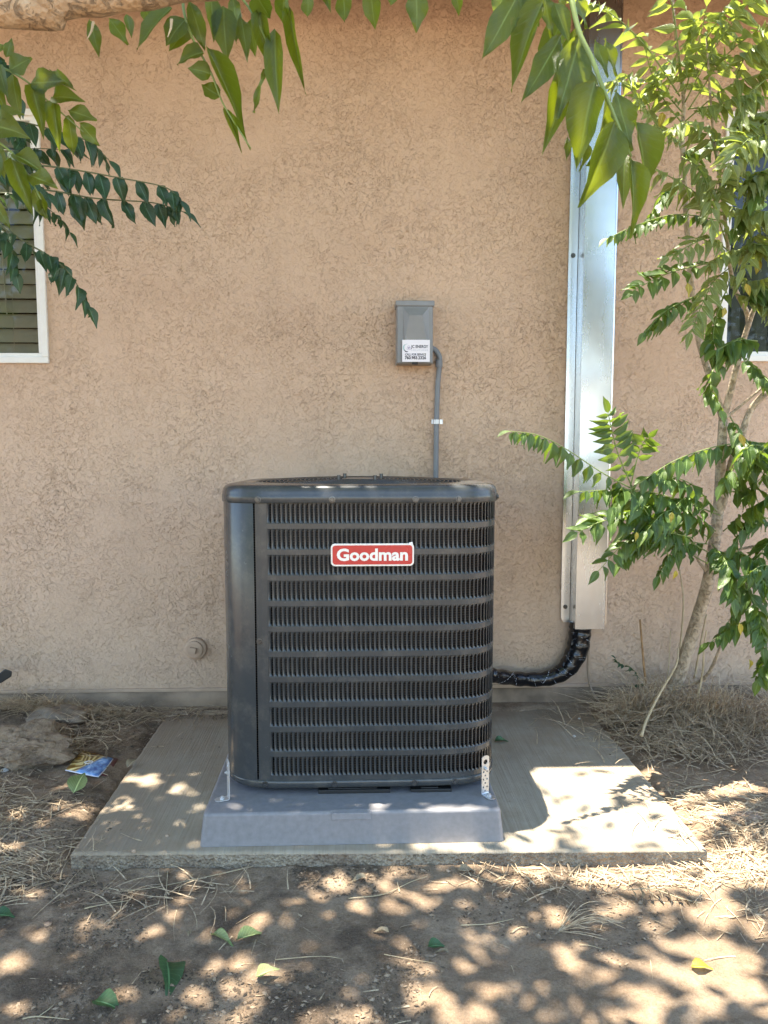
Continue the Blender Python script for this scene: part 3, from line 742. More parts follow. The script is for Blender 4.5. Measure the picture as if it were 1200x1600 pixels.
fr_ = at(758, 1256, 2.19); fl_ = at(357, 1256, 2.19)
strap('perforated zinc strap holding the right front corner of the unit, face to the viewer', (fr_.x, 2.195, PZ+.0025), R(28))
strap('perforated zinc strap holding the left front corner of the unit, seen nearly edge on', (fl_.x, 2.195, PZ+.0025), R(-68))

# ------------------------------------------------------------------ disconnect box and conduit
BD = .085; YF = WALL-.012-BD
bl, br = at(620, 568, YF), at(677, 470, YF)
box = thing('disconnect_box', 'grey electrical disconnect box with a white service sticker on the wall', 'electrical box', ((bl.x+br.x)/2, WALL, bl.z))
b = MB(); b.box((bl.x, YF, bl.z), (br.x, WALL+.004, br.z-.006)); b.build('box_body', M['grey'], box, bevel=.003)
b = MB(); b.box((bl.x-.005, YF-.006, br.z-.022), (br.x+.005, WALL+.002, br.z)); b.build('box_lid', M['grey'], box, bevel=.003)
b = MB(); b.box((bl.x+.003, YF-.003, bl.z+.004), (br.x-.003, YF-.0002, br.z-.0225)); dr = b.build('box_door', M['grey'], box, bevel=.0015)
def tp(px, py, y): return at(px, py, y)
q0 = [tp(629, 534, YF-.003), tp(671, 534, YF-.003), tp(670, 480, YF-.003), tp(630, 480, YF-.003)]
q1 = [tp(633, 534, YF-.022), tp(666, 534, YF-.022), tp(660, 493, YF-.022), tp(639, 493, YF-.022)]
b = MB(); b.add([(p.x, YF-.0025, p.z) for p in q0]+[(p.x, YF-.017, p.z) for p in q1[:2]]+[(p.x, YF-.024, p.z) for p in q1[2:]], [(4,5,6,7),(0,1,5,4),(1,2,6,5),(2,3,7,6),(3,0,4,7)]); b.build('door_boss', M['grey'], box, bevel=.002)
s0, s1 = at(628, 566, YF), at(671, 532, YF)
b = MB(); b.box((s0.x, YF-.0185, s0.z), (s1.x, YF-.0172, s1.z)); st = b.build('sticker', M['sticker'], box)
SW = s1.x-s0.x; SH = s1.z-s0.z; YS = YF-.0189
def fit(o, w): 
    o.scale.x *= w/max(1e-6, o.dimensions.x)
fit(text('JC ENERGY', .0165, (s0.x+SW*.63, YS, s0.z+SH*.69), M['ink'], st, offset=.0004, extrude=.0002), SW*.62)
fit(text('SOLUTIONS', .0085, (s0.x+SW*.63, YS, s0.z+SH*.53), M['inkl'], st, offset=.0001, extrude=.0002, spacing=1.5), SW*.60)
fit(text('CALL FOR SERVICE', .0120, (s0.x+SW*.48, YS, s0.z+SH*.33), M['ink'], st, offset=.0003, extrude=.0002, shear=.1), SW*.76)
fit(text('760.983.2326', .0165, (s0.x+SW*.48, YS, s0.z+SH*.18), M['ink'], st, offset=.0006, extrude=.0002), SW*.77)
def ringxz(cx, cz, rx, rz, a0, a1, y, r, n=18): return [(cx+rx*math.cos(R(a0+(a1-a0)*k/n)), y, cz+rz*math.sin(R(a0+(a1-a0)*k/n))) for k in range(n+1)]
lx, lz = s0.x+SW*.14, s0.z+SH*.64
b = MB(); b.tube(ringxz(lx, lz, .011, .014, 110, 250, YS, 0), [.0006+.0008*math.sin(math.pi*k/18) for k in range(19)], 5); b.tube(ringxz(lx+.006, lz, .014, .015, 95, 200, YS, 0), .0006, 5); b.build('logo_swoosh', M['teal'], st)
b = MB(); b.tube(ringxz(lx+.003, lz-.002, .011, .014, 200, 300, YS-.0003, 0), [.0004+.0018*math.sin(math.pi*k/18) for k in range(19)], 5); b.build('logo_arc', M['ink'], st)
b = MB()
for cx, cz, r_ in ((.0105, .004, .0042), (.0065, -.004, .0032), (.015, -.003, .0042), (.0115, -.0005, .0026)): b.tube(ringxz(lx+cx, lz+cz, r_, r_, 0, 360, YS-.0002, 0), .0005, 5, False)
b.build('logo_rings', M['purple'], st)
b = MB(); bz = bl.z; b.box(((bl.x+br.x)/2-.012, YF-.010, bz-.004), ((bl.x+br.x)/2+.012, YF-.002, bz+.006)); b.build('hasp', M['black'], box, bevel=.001)
settle(box)

YC = WALL-.022
cd = thing('conduit', 'grey pipe conduit running down the wall from the electrical box', 'conduit', at(681, 745, YC))
path = [at(672, 543, YC), at(680, 547, YC), at(686, 556, YC), at(687, 566, YC), at(684, 600, YC), at(683, 625, YC), at(682, 660, YC), at(681, 748, YC), Vector((at(681, 748, YC).x, YC, .55))]
b = MB(); b.tube(catmull(path, 8), .0108, 14); b.build('pipe', M['greyp'], cd, smooth=True)
b = MB(); p = at(686, 562, YC); q = at(686, 574, YC); b.tube([p, q], .0145, 12); b.build('coupling', M['greyp'], cd, bevel=.002)
b = MB(); p = at(682, 659, YC)
b.box((p.x-.020, YC+.006, p.z-.009), (p.x-.010, YC+.009, p.z+.009)); b.box((p.x+.010, YC+.006, p.z-.009), (p.x+.026, YC+.009, p.z+.009))
b.ring_loft([[(p.x+.0135*math.cos(R(a_)), YC-.0135*math.sin(R(a_)), p.z-.009) for a_ in range(-20, 201, 20)], [(p.x+.0135*math.cos(R(a_)), YC-.0135*math.sin(R(a_)), p.z+.009) for a_ in range(-20, 201, 20)]], close=False)
b.build('pipe_clamp', M['zinc'], cd, solid=.0015)
settle(cd)

# ------------------------------------------------------------------ line set cover (galvanised chase)
YG = WALL-.016; YCH = WALL-.105
fx0 = at(876, 975, YG).x; fx1 = at(890, 975, YG).x
gx0, gx1 = at(899, 983, YCH).x, at(944, 983, YCH).x
zbot = at(920, 983, YCH).z; zfl = at(880, 972, YG).z; ZT = 2.99
cov = thing('line_set_cover', 'tall galvanised sheet metal cover for the refrigerant lines', 'metal cover', ((gx0+gx1)/2, WALL, zbot))
def sheet(name, pts2, z0, z1, dz=None):
    # profile (x, y) swept vertically, in short lifts so the metal can oil-can slightly
    b = MB(); zz = np.linspace(z0, z1, 40); rr = random.Random(len(pts2)); rings = []
    for k, z in enumerate(zz):
        ring = []
        for (x, y) in pts2:
            zz_ = z if not (k == 0 and dz) else z + dz.get((x, y), 0)
            ring.append((x + .0006*math.sin(z*5+x*30), y + .0012*math.sin(z*4.1+1)+.0008*math.sin(z*11), zz_))
        rings.append(ring)
    b.ring_loft(rings, close=False); return b.build(name, M['galv'], cov, smooth=False, solid=.0012)
n = 6
sheet('wall_flange', [(fx0, YG), (fx0+.012, YG-.001), (fx1-.002, YG-.001)], zfl, ZT, {(fx0, YG): .02})
sheet('channel', [(fx1, YG+.002), (fx1+.001, YG-.03), (gx0, YCH)]+[(gx0+(gx1-gx0)*k/4, YCH) for k in range(1, 5)]+[(gx1+.0005, YCH+.020)], zbot, ZT)
sheet('right_lip', [(gx1+.0035, YCH+.006), (gx1+.010, YCH+.008), (gx1+.011, YG)], zbot+.018, ZT)
for py in (399, 948, 150):
    p = at(883, py, YG-.003); p.x = (fx0+fx1)/2-.002; put_screw(p, (0, -1), cov, sc=1.3)
settle(cov)

# wrapped pipe bend
YP = 3.16
pts = [at(757, 1052, 3.02), at(775, 1056, 3.06), at(815, 1061, YP), at(855, 1060, YP+.02), at(884, 1046, YP+.03), at(901, 1018, YP+.036), at(906, 990, YP+.037), at(907, 972, YP+.037)]
cm = catmull(pts, 12); rr = random.Random(4)
b = MB(); n = len(cm); seg = 20
b.tube(cm, [.030+.017*sstep(.35, .75, np.float64(k/n))+.0016*math.sin(k*.9)+rr.uniform(-.0004,.0004) for k in range(n)], seg)
ls = b.build('wrapped_pipe', M['wrap'], None, smooth=True)
m = MB(); acc = 0; ph = 0
def onpipe(f, ang, r_):
    k = min(n-2, int(f)); p = cm[k].lerp(cm[k+1], f-k); t = (cm[k+1]-cm[k]).normalized(); u = Vector((0,1,0)); u = (u-t*u.dot(t)).normalized(); w_ = t.cross(u)
    return p + (u*math.cos(ang)+w_*math.sin(ang))*r_
for turn in (6.5, -4.5, 9.0):
    for q_ in range(90):
        if rr.random() < .42: continue
        f0 = q_/90*(n-1.2); f1 = f0 + (n-1)/90*rr.uniform(.35,.9)
        prs = []
        for f in (f0, (f0+f1)/2, f1):
            kf = f/n; r_ = .0318+.017*float(sstep(.35,.75,np.float64(kf))); a_ = turn*2*math.pi*f/(n-1)+turn
            prs.append((onpipe(f, a_, r_), onpipe(f+.10, a_+.02, r_)))
        m.ring_loft(prs, close=False)
tp_ = m.build('printed_tape', M['tapeprint'], ls)
tag(ls, 'black tape wrapped refrigerant pipe curving from the unit up into the metal cover', 'pipe')
b = MB(); b.tube(catmull([at(923, 960, 3.16), at(920, 1005, 3.19), at(919, 1050, 3.20), at(925, 1080, 3.19), at(943, 1103, 3.15), at(966, 1120, 3.06), at(975, 1124, 3.02)], 8), .0052, 8)
tag(b.build('cable', M['cable'], None, smooth=True), 'thin brown cable hanging from the metal cover to the dirt', 'cable')

# cleanout plug
p = at(307, 1012, WALL)
cl = thing('cleanout_plug', 'round tan painted cleanout plug low on the wall', 'pipe cap', (p.x, WALL, p.z))
b = MB(); b.tube([(p.x, WALL+.01, p.z), (p.x, WALL-.022, p.z), (p.x, WALL-.027, p.z)], [.047, .046, .041], 28); b.build('pipe_collar', M['tan'], cl, smooth=False, bevel=.002)
b = MB(); b.tube([(p.x-.003, WALL-.026, p.z), (p.x-.003, WALL-.036, p.z), (p.x-.003, WALL-.038, p.z)], [.038, .036, .030], 28); b.build('plug', M['tan'], cl, bevel=.001)
b = MB(); rot = Matrix.Rotation(R(12), 3, 'Y'); c = (p.x-.006, WALL-.045, p.z); b.box((c[0]-.016, WALL-.056, c[2]-.013), (c[0]+.014, WALL-.036, c[2]+.013), rot, c); b.build('square_nut', M['tan'], cl, bevel=.003)
settle(cl)

# ------------------------------------------------------------------ leaves
def leaf_mesh(name, mat, wide=.62, curl=.12, fold=.10, nseg=8, ncol=4, wav=.0, seed=0):
    r = random.Random(seed); vs = []; fs = []; uvs = []
    for i in range(nseg+1):
        t = i/nseg
        w = (math.sin(math.pi*min(1, t**wide))**.85)*.5 if 0 < t < 1 else .012
        if t > .62: w *= 1-.42*((t-.62)/.38)**.8
        for k in range(ncol+1):
            u = -1+2*k/ncol
            z = -curl*t*t + fold*abs(u)*w*2*.5 + wav*math.sin(t*9+u*2)*abs(u)
            vs.append((u*w*(1+.05*math.sin(t*17+seed*2+u)) + .05*math.sin(t*2.6+seed*1.7)*t, t, z + (.10*u*w*math.sin(t*3+seed) if seed > 1 else 0))); uvs.append((k/ncol if t not in (0, 1) else .5+(k/ncol-.5)*.1, t))
    for i in range(nseg):
        for k in range(ncol):
            a = i*(ncol+1)+k; fs.append((a, a+1, a+ncol+2, a+ncol+1))
    me = bpy.data.meshes.new(name); me.from_pydata(vs, [], fs); me.update()
    uvl = me.uv_layers.new(name='UVMap')
    for lp in me.loops: uvl.data[lp.index].uv = uvs[lp.vertex_index]
    for p_ in me.polygons: p_.use_smooth = True
    me.materials.append(mat); me['nv'] = len(vs)
    return me, np.array(vs), np.array(fs), np.array(uvs)
def leafset(key, lanc=False, small=False):
    a = dict(nseg=6, ncol=2) if small else {}
    W = .74
    return [leaf_mesh('leaflet', M[key], W, .10, .22, wav=.02, seed=1, **a), leaf_mesh('leaflet', M[key], W*.92, .30, .42, wav=.05, seed=2, **a), leaf_mesh('leaflet', M[key], W*1.10, -.06, .10, wav=.07, seed=3, **a)]
LEAF = {k: leafset(k) for k in ('leaf_near', 'leaf_dark', 'leaf_fallen', 'leaf_green', 'leaf_dry')}
LEAF.update({k: leafset(k, small=True) for k in ('leaf_sunlit', 'leaf_low', 'leaf_yellow')})
def frame_mat(base, d, nrm, L, W):
    d = d.normalized(); n = nrm - d*nrm.dot(d)
    if n.length < 1e-3: n = Vector((.3, .8, .2)) - d*Vector((.3,.8,.2)).dot(d)
    n.normalize(); x = d.cross(n)
    m = Matrix(((x.x*W, d.x*L, n.x*L, base.x), (x.y*W, d.y*L, n.y*L, base.y), (x.z*W, d.z*L, n.z*L, base.z), (0,0,0,1)))
    return m
class Tree:                               # collects leaf stalks and leaflets, then makes objects of the largest leaflets
    def __init__(s, root): s.root = root; s.items = []; s.stalks = []
    def leafpx(s, key, b_, t_, depth, wpx, stalk=None, nrm=None, dy=0.0):
        B = at(b_[0], b_[1], depth); T = at(t_[0], t_[1], depth+dy); L = (T-B).length; W = wpx*depth/FPX
        n = Vector(nrm) if nrm else Vector((random.uniform(-.5,.5), -1, random.uniform(-.1,.6)))
        s.items.append((key, random.randrange(3), frame_mat(B, T-B, n, L, W), stalk))
    def stalk(s, pts, r0, r1, mat, per=8, seg=6, name='leaf_stalk', label=None):
        cm = catmull(pts, per); n = len(cm); b = MB(); b.tube(cm, [r0+(r1-r0)*k/(n-1) for k in range(n)], seg)
        o = b.build(name, mat, s.root, smooth=True)
        if label: o['label'] = label
        return o, cm
    def spray(s, key, pts, n, L, hang=.7, asp=.38, up=(0,0,1), mat=None, r=.0018, jit=.16, term=True, taper=True, skip=.12, fwd=.35):
        P = [at(p[0], p[1], p[2]) for p in pts]
        o, cm = s.stalk(P, r*1.3, r*.6, mat or M['stalk']); N = len(cm)-1; jit_base = jit
        for i in range(n):
            f = skip + (1-skip)*(i/(n-.3)); x = f*N; k = min(N-1, int(x)); p = cm[k].lerp(cm[k+1], x-k); t = (cm[k+1]-cm[k]).normalized()
            upv = Vector(up).normalized(); side = t.cross(upv)
            if side.length < .05: side = Vector((1,0,0))
            side.normalize(); nn = side.cross(t)
            sc = L*(1 if not taper else (.72+.5*math.sin(math.pi*min(1, (i+1.2)/(n+.6)))))*random.uniform(.85,1.12)
            for sg in (-1, 1):
                if random.random() < .08: continue
                jit = jit_base*random.choice((.6, 1, 1, 1.9))
                d = side*sg*(1-hang) + t*fwd + Vector((0,0,-1))*hang + Vector((random.uniform(-jit,jit),random.uniform(-jit,jit),random.uniform(-jit,jit)))
                nr = nn*(1-hang*.6) + side*sg*hang*.8 + Vector((random.uniform(-jit,jit)*1.5,random.uniform(-jit,jit)*1.5-.1,random.uniform(-jit,jit)))
                kk = key
                s.items.append((kk, random.randrange(3), frame_mat(p + t*random.uniform(-.004,.004), d, nr, sc, sc*asp*random.uniform(.9,1.12)), o))
        if term:
            t = (cm[-1]-cm[-3]).normalized(); s.items.append((key, 0, frame_mat(cm[-1], t+Vector((0,0,-.4*hang)), Vector(up)+Vector((0,-.3,0)), L*.95, L*asp), o))
        return o
    def finish(s, limit=295):
        def size(it):
            m = it[2]; p = m.translation; px, py = proj(*[np.array(v) for v in (p.x, p.y, p.z)]); inside = -60 < px < 1260 and -60 < py < 1660
            return (1 if inside else 0.0001)*(m.col[1].to_3d().length)/max(.3, p.y)
        its = sorted(s.items, key=size, reverse=True)
        for key, v, m, st_ in its[:limit]:
            o = bpy.data.objects.new('leaflet', LEAF[key][v][0]); link(o, st_ if st_ else s.root); o.matrix_world = m if not o.parent else m
            if o.parent is st_ or True:
                o.matrix_parent_inverse = Matrix.Identity(4)
                o.matrix_local = (s.root.matrix_world.inverted() @ m) if not st_ else m
            if key == 'leaf_yellow': o['label'] = 'yellowed leaflet'
        rest = its[limit:]
        if rest:
            mats = []; V = []; F = []; UVs = []; mi = []; base = 0
            for key, v, m, st_ in rest:
                if M[key] not in mats: mats.append(M[key])
                _, vs, fs, uvs = LEAF[key][v]; A = np.array(m); V.append(vs @ A[:3,:3].T + A[:3,3]); F.append(fs+base); UVs.append(uvs); mi += [mats.index(M[key])]*len(fs); base += len(vs)
            o = leafcloud('small_foliage', np.concatenate(V), np.concatenate(F), np.concatenate(UVs), mats, mi); link(o, s.root); stuff(o)
            o.matrix_parent_inverse = Matrix.Translation(s.root.location).inverted()
def leafcloud(name, V, F, UV, mats, mi=None):
    me = bpy.data.meshes.new(name); me.vertices.add(len(V)); me.vertices.foreach_set('co', V.astype(np.float32).ravel())
    k = F.shape[1]; me.loops.add(F.size); me.loops.foreach_set('vertex_index', F.ravel().astype(np.int32)); me.polygons.add(len(F))
    me.polygons.foreach_set('loop_start', np.arange(0, F.size, k)); me.polygons.foreach_set('loop_total', np.full(len(F), k)); me.polygons.foreach_set('use_smooth', np.ones(len(F), bool))
    me.update(calc_edges=True); uvl = me.uv_layers.new(name='UVMap'); uvl.data.foreach_set('uv', UV[F.ravel()].astype(np.float32).ravel())
    for m in mats: me.materials.append(m)
    if mi: me.polygons.foreach_set('material_index', mi)
    return bpy.data.objects.new(name, me)

# ---- the overhead shade tree
stree = thing('shade_tree', 'large shade tree overhead whose limb and leaves hang into the top of the view', 'tree', (-2.4, .9, 0))
T = Tree(stree)
limb = [(-2.4, .95, 1.45), (-1.5, 1.05, 1.80)] + [tuple(at(-30, 12, 1.15)), tuple(at(80, 3, 1.15)), tuple(at(180, -7, 1.16)), tuple(at(290, -24, 1.18)), tuple(at(420, -70, 1.22)), (.25, 1.35, 2.35), (.9, 1.5, 2.9), (1.6, 1.6, 3.4)]
T.stalk([(-2.4,.9,-.1),(-2.42,.92,.7),(-2.38,.95,1.5),(-2.2,.9,2.4),(-1.9,.6,3.3),(-1.6,.3,4.2)], .13, .05, M['bark2'], 8, 16, 'trunk')
cm = catmull(limb, 8); n = len(cm); b = MB()
b.tube(cm, [.0265-.010*k/n+.0012*math.sin(k*1.1)+(.0025 if k == 21 else 0) for k in range(n)], 18); b.build('limb', M['bark2'], stree, smooth=True)
T.stalk([(-2.38,.95,1.9),(-1.7,.2,2.9),(-.8,-.4,3.5),(.3,-.8,3.9)], .06, .02, M['bark2'], 8, 10, 'limb')
T.stalk([(-2.3,.95,2.2),(-1.8,1.5,3.0),(-1.0,1.9,3.35),(0,2.1,3.6)], .05, .015, M['bark2'], 8, 10, 'limb')
T.stalk([(.25,1.35,2.35),(.5,.8,3.0),(.9,.0,3.6)], .02, .01, M['bark2'], 8, 8, 'limb')
for a, bb, w_ in (((146, 34), (136, 62), 3), ((268, 30), (262, 58), 3)):
    b = MB(); b.tube([at(a[0], a[1], 1.15), at((a[0]+bb[0])/2+2, (a[1]+bb[1])/2, 1.15), at(bb[0], bb[1], 1.15)], [.0022, .0016, .0006], 6); b.build('bark_shred', M['drytwig'], stree)
# top right spray, close to the lens
st1, _ = T.stalk([(.30, 1.12, 2.20), at(880, -60, 1.0), at(893, 0, .98), at(905, 50, .97), at(925, 92, .96), at(941, 135, .95), at(960, 182, .95), at(986, 245, .95)], .0042, .0018, M['stalk'], 8, 8)
for a, bb, w_, d in [((812,-14),(755,95),42,1.0), ((848,4),(790,122),40,1.0), ((878,54),(816,162),38,1.0), ((898,96),(852,217),42,1.02), ((908,50),(868,188),50,.98), ((930,128),(893,253),55,.95), ((960,190),(919,318),52,.94),
                      ((962,140),(986,238),32,.98), ((990,188),(1028,300),44,.95), ((984,246),(1001,358),30,.95), ((976,240),(974,320),26,1.0), ((912,220),(914,266),16,1.02), ((888,215),(886,252),12,1.02), ((850,-10),(862,62),24,1.0), ((866,4),(890,66),28,.99), ((930,62),(950,122),16,.98), ((820,-20),(842,40),26,1.05), ((790,-20),(775,30),30,1.05), ((900,-10),(915,45),22,1.0)]:
    T.leafpx('leaf_near', a, bb, d, w_, st1, dy=random.uniform(-.03,.03))
for a, bb, w_, d in [((835,-20),(822,78),34,1.06), ((884,20),(838,120),36,1.05), ((900,40),(876,150),30,1.04), ((915,90),(900,200),38,1.0), ((945,150),(940,262),34,1.0), ((870,-20),(880,40),26,1.08), ((945,60),(962,120),16,1.02)]:
    T.leafpx('leaf_near', a, bb, d, w_, st1, dy=random.uniform(-.05,.05))
# top middle sprays
st2, _ = T.stalk([at(285, -30, 1.25), at(287, 15, 1.25), at(300, 58, 1.25), at(330, 115, 1.26), at(350, 165, 1.27), at(392, 232, 1.28)], .0026, .0010, M['stalk'], 8, 7)
for a, bb, w_, d in [((268,12),(208,70),34,1.25), ((290,30),(256,68),38,1.25), ((318,82),(272,90),30,1.25), ((330,116),(294,104),28,1.26), ((344,150),(314,134),30,1.27), ((322,72),(390,202),28,1.26), ((350,168),(377,230),12,1.28), ((354,172),(393,232),9,1.28), ((296,2),(322,80),26,1.24), ((300,40),(262,76),30,1.27)]:
    T.leafpx('leaf_near', a, bb, d, w_, st2, dy=random.uniform(-.03,.03))
st3, _ = T.stalk([at(340, -30, 1.3), at(380, 0, 1.3), at(414, 60, 1.3), at(428, 112, 1.3)], .0024, .0010, M['stalk'], 8, 7)
for a, bb, w_, d in [((350,10),(352,92),38,1.3), ((376,24),(388,98),20,1.3), ((404,16),(420,108),26,1.3), ((430,46),(431,172),30,1.3), ((414,108),(399,177),15,1.3), ((452,10),(468,134),19,1.32), ((400,-10),(420,34),34,1.28), ((140,30),(156,90),19,1.25), ((170,28),(200,70),24,1.3), ((198,22),(206,58),14,1.3), ((330,-6),(335,60),24,1.3), ((364,-5),(372,70),26,1.32), ((392,30),(396,90),22,1.33), ((226,10),(238,40),20,1.32), ((444,-12),(440,40),26,1.3)]:
    T.leafpx('leaf_near', a, bb, d, w_, st3, dy=random.uniform(-.03,.03))
st4, _ = T.stalk([at(460, -60, 1.3), at(540, -20, 1.3), at(640, -22, 1.3), at(725, -16, 1.3)], .0022, .0012, M['stalk'], 8, 7)
for a, bb, w_, d in [((480,-10),(483,28),24,1.3), ((535,-16),(541,36),28,1.3), ((580,-16),(584,46),28,1.3), ((650,-18),(652,52),32,1.3), ((713,-14),(716,22),18,1.3), ((508,-20),(510,6),20,1.3), ((618,-22),(612,10),22,1.3)]:
    T.leafpx('leaf_near', a, bb, d, w_, st4, dy=random.uniform(-.03,.03))
# left sprays, close
st5, _ = T.stalk([at(-60, 80, 1.35), at(0, 104, 1.35), at(40, 126, 1.35), at(75, 158, 1.35), at(130, 206, 1.35)], .0024, .0010, M['stalk'], 8, 7)
for a, bb, w_ in [((14,110),(50,90),30), ((46,130),(103,128),32), ((20,116),(28,186),25), ((50,134),(66,202),27), ((82,152),(121,150),28), ((84,158),(88,228),23), ((106,172),(152,188),25), ((106,180),(117,243),25), ((124,192),(154,227),23), ((80,110),(121,142),15), ((-8,92),(12,56),24), ((-2,100),(8,150),22), ((10,90),(18,60),14), ((-20,120),(10,170),20)]:
    T.leafpx('leaf_near', a, bb, 1.35, w_, st5, dy=random.uniform(-.04,.04))
st6, _ = T.stalk([at(-60, 180, 1.3), at(0, 224, 1.3), at(25, 246, 1.3), at(50, 285, 1.3), at(64, 312, 1.3)], .0024, .0012, M['stalk'], 8, 7)
for a, bb, w_ in [((-12,196),(34,206),42), ((22,242),(68,262),30), ((42,272),(92,294),27), ((18,248),(46,328),28), ((52,296),(74,343),22), ((-2,224),(4,280),24), ((-14,230),(-2,290),26), ((0,185),(32,170),30), ((-20,300),(20,360),20), ((62,310),(72,346),12)]:
    T.leafpx('leaf_near', a, bb, 1.3, w_, st6, dy=random.uniform(-.04,.04))
# crown: leaf masses above the frame; gaps stand where the sun comes through
SPOTS = [(278,1199,9,3),(217,1214,9,4),(225,1223,12,5),(268,1223,9,4),(224,1237,13,6),(283,1251,11,5),(313,1224,8,3),(195,1266,8,3),(193,1274,10,4),(171,1285,6,4),(207,1273,5,3),(190,1282,8,3),(218,1295,6,4),(183,1307,8,6),(185,1319,13,5),(155,1296,7,4),(276,1318,8,3),
 (100,1275,18,6),(123,1287,15,6),(99,1240,10,4),(340,1362,14,8),(382,1383,12,12),(282,1420,10,8),(137,1462,18,8),(15,1500,28,22),(20,1570,24,18),(400,1440,28,18),(305,1507,14,8),(370,1555,20,8),(385,1572,24,9),(415,1520,18,12),(525,1385,28,14),(487,1367,12,8),(570,1370,22,10),(560,1417,24,7),(465,1435,14,9),(515,1430,16,7),(185,1595,14,10),(300,1550,10,7),(315,1565,14,8),(355,1535,14,8),(495,1587,10,12),(540,1593,10,10),(375,1505,28,7),(575,1585,14,10),(470,1510,8,5),(540,1540,12,6),
 (615,1440,20,16),(745,1490,22,20),(725,1515,20,16),(655,1575,16,16),(690,1565,14,22),(747,1580,14,12),(770,1405,14,8),(835,1410,14,7),(875,1430,18,8),(740,1442,12,7),(935,1520,18,14),(895,1505,20,12),(850,1550,14,14),(895,1565,16,12),(955,1550,18,14),(988,1542,14,10),(965,1500,14,9),(860,1590,16,10),(820,1562,20,8),(1075,1530,22,22),(1040,1520,18,16),(1065,1480,28,14),(1115,1430,22,8),(1140,1490,36,20),(1160,1540,36,24),(1120,1560,24,18),(1185,1445,18,8),(1080,1590,18,10),(1000,1590,16,10),(880,1490,18,8),(910,1478,20,8),(20,1330,20,7),(60,1345,14,6),(5,1395,10,8),
 (640,1400,24,9),(690,1388,26,8),(690,1420,14,7),(800,1460,10,6),(1010,1440,20,8),(960,1425,16,7)]
_r = random.Random(9)
for _k in range(48):
    SPOTS.append((_r.uniform(600, 1200), _r.uniform(1395, 1600), _r.uniform(7, 13), _r.uniform(5, 9)))
for _k in range(22):
    SPOTS.append((_r.uniform(0, 600), _r.uniform(1375, 1600), _r.uniform(6, 11), _r.uniform(4, 8)))
for _k in range(16):
    SPOTS.append((_r.uniform(165, 320), _r.uniform(1200, 1320), _r.uniform(6, 9), _r.uniform(3, 4)))
LIP = [(462,762,14,4),(500,762,18,4),(545,761,20,4),(590,763,20,4),(650,763,16,4)]
PADS = [(655,1284,7,7),(722,1284,12,8)]
def canopy():
    N = 100000; x = rng.uniform(-3.2, 3.4, N); y = rng.uniform(-2.4, 2.72, N)
    h = rng.uniform(3.0, 5.3, N)
    h = np.maximum(h, 1.36+.56*np.maximum(y, 0)+.18)
    L = rng.uniform(.075, .125, N)
    # leaf orientation: drooping
    az = rng.uniform(0, 2*np.pi, N); el = -rng.uniform(.1, .9, N)
    d = np.stack([np.cos(az)*np.cos(el), np.sin(az)*np.cos(el), np.sin(el)], -1)
    tx, ty = -LIGHT.x/-LIGHT.z, -LIGHT.y/-LIGHT.z       # shift per metre of height, towards the sun
    gx, gy = x, y                                       # ground point aimed at; leaf sits up the sun ray
    px_, py_ = gx + tx*h, gy + ty*h
    C = np.stack([px_, py_, h], -1); keepm = np.ones(N, bool)
    infoot = (gx > -1.75) & (gx < 2.0) & (gy > .95)
    gxp, gyp = proj(gx, np.maximum(gy, .2), np.zeros(N))
    dens = np.where(infoot, 1.0, .20)
    sunny = infoot & (gyp < 1385) & (gyp > 1150) & (gxp > 785) & (gy < 2.75)
    dens = np.where(sunny, .055, dens)
    band = infoot & (gyp >= 1340) & (gyp < 1392) & (gxp > 590) & (gxp <= 1000); dens = np.where(band, .14, dens)
    dens = np.where(infoot & (gyp >= 1385) & (gxp > 1010), .5, dens)
    dens = np.where((gx > .72) & (gy > 1.9), .03, dens)
    dens = np.where((gy < -.6), .12, dens)
    keepm &= rng.uniform(0, 1, N) < dens
    for lst, zz in ((SPOTS, .01), (LIP, 1.062), (PADS, .12)):
        for cxp, cyp, rx, ry in lst:
            c = flat(cxp, cyp, zz); cr = flat(cxp+rx, cyp, zz); cu = flat(cxp, cyp+ry, zz)
            kk = .76 if cyp > 1340 else 1.0; A = max(.015, abs(cr.x-c.x)*kk); B = max(.017, abs(cu.y-c.y)*kk) if zz < 1 else .011
            for f in (-.5, -.2, .2, .5):
                q = C + d*(L*f)[:, None]; k = (q[:, 2]-zz)
                qx = q[:, 0]-tx*k; qy = q[:, 1]-ty*k
                keepm &= ((qx-c.x)/A)**2+((qy-c.y)/B)**2 > 1
    keepm &= ~((C[:, 1] > EY-.12) & (C[:, 2] < 3.1))
    C = C[keepm]; d = d[keepm]; L = L[keepm]; n_ = len(C)
    rv = rng.normal(size=(n_, 3))*.45+np.array([0,0,1.0]); sd = np.cross(d, rv); sd /= np.linalg.norm(sd, axis=1)[:, None]; nm = np.cross(sd, d)
    tt = [(0, .02), (.3, .42), (.65, .40), (1, .01)]
    V = []; UVb = []
    for t_, w_ in tt:
        for u in (-1, 0, 1):
            V.append(C + d*(L*(t_-.5))[:, None] + sd*(u*w_*L*.44)[:, None] + nm*(L*(.06*abs(u)-.12*t_*t_))[:, None]); UVb.append((.5+u*.5, t_))
    V = np.stack(V, 1).reshape(-1, 3); fb = []
    for i in range(3):
        for k in range(2): a = i*3+k; fb.append((a, a+1, a+4, a+3))
    F = (np.arange(n_)[:, None, None]*12+np.array(fb)[None]).reshape(-1, 4)
    return V, F, np.tile(np.array(UVb), (n_, 1)), n_
V, F, UVc, nleaf = canopy()
print('canopy leaves', nleaf)
o = leafcloud('crown', V, F, UVc, [M['leaf_near']]); link(o, stree); stuff(o)
T.finish(); settle_done = settle(stree)

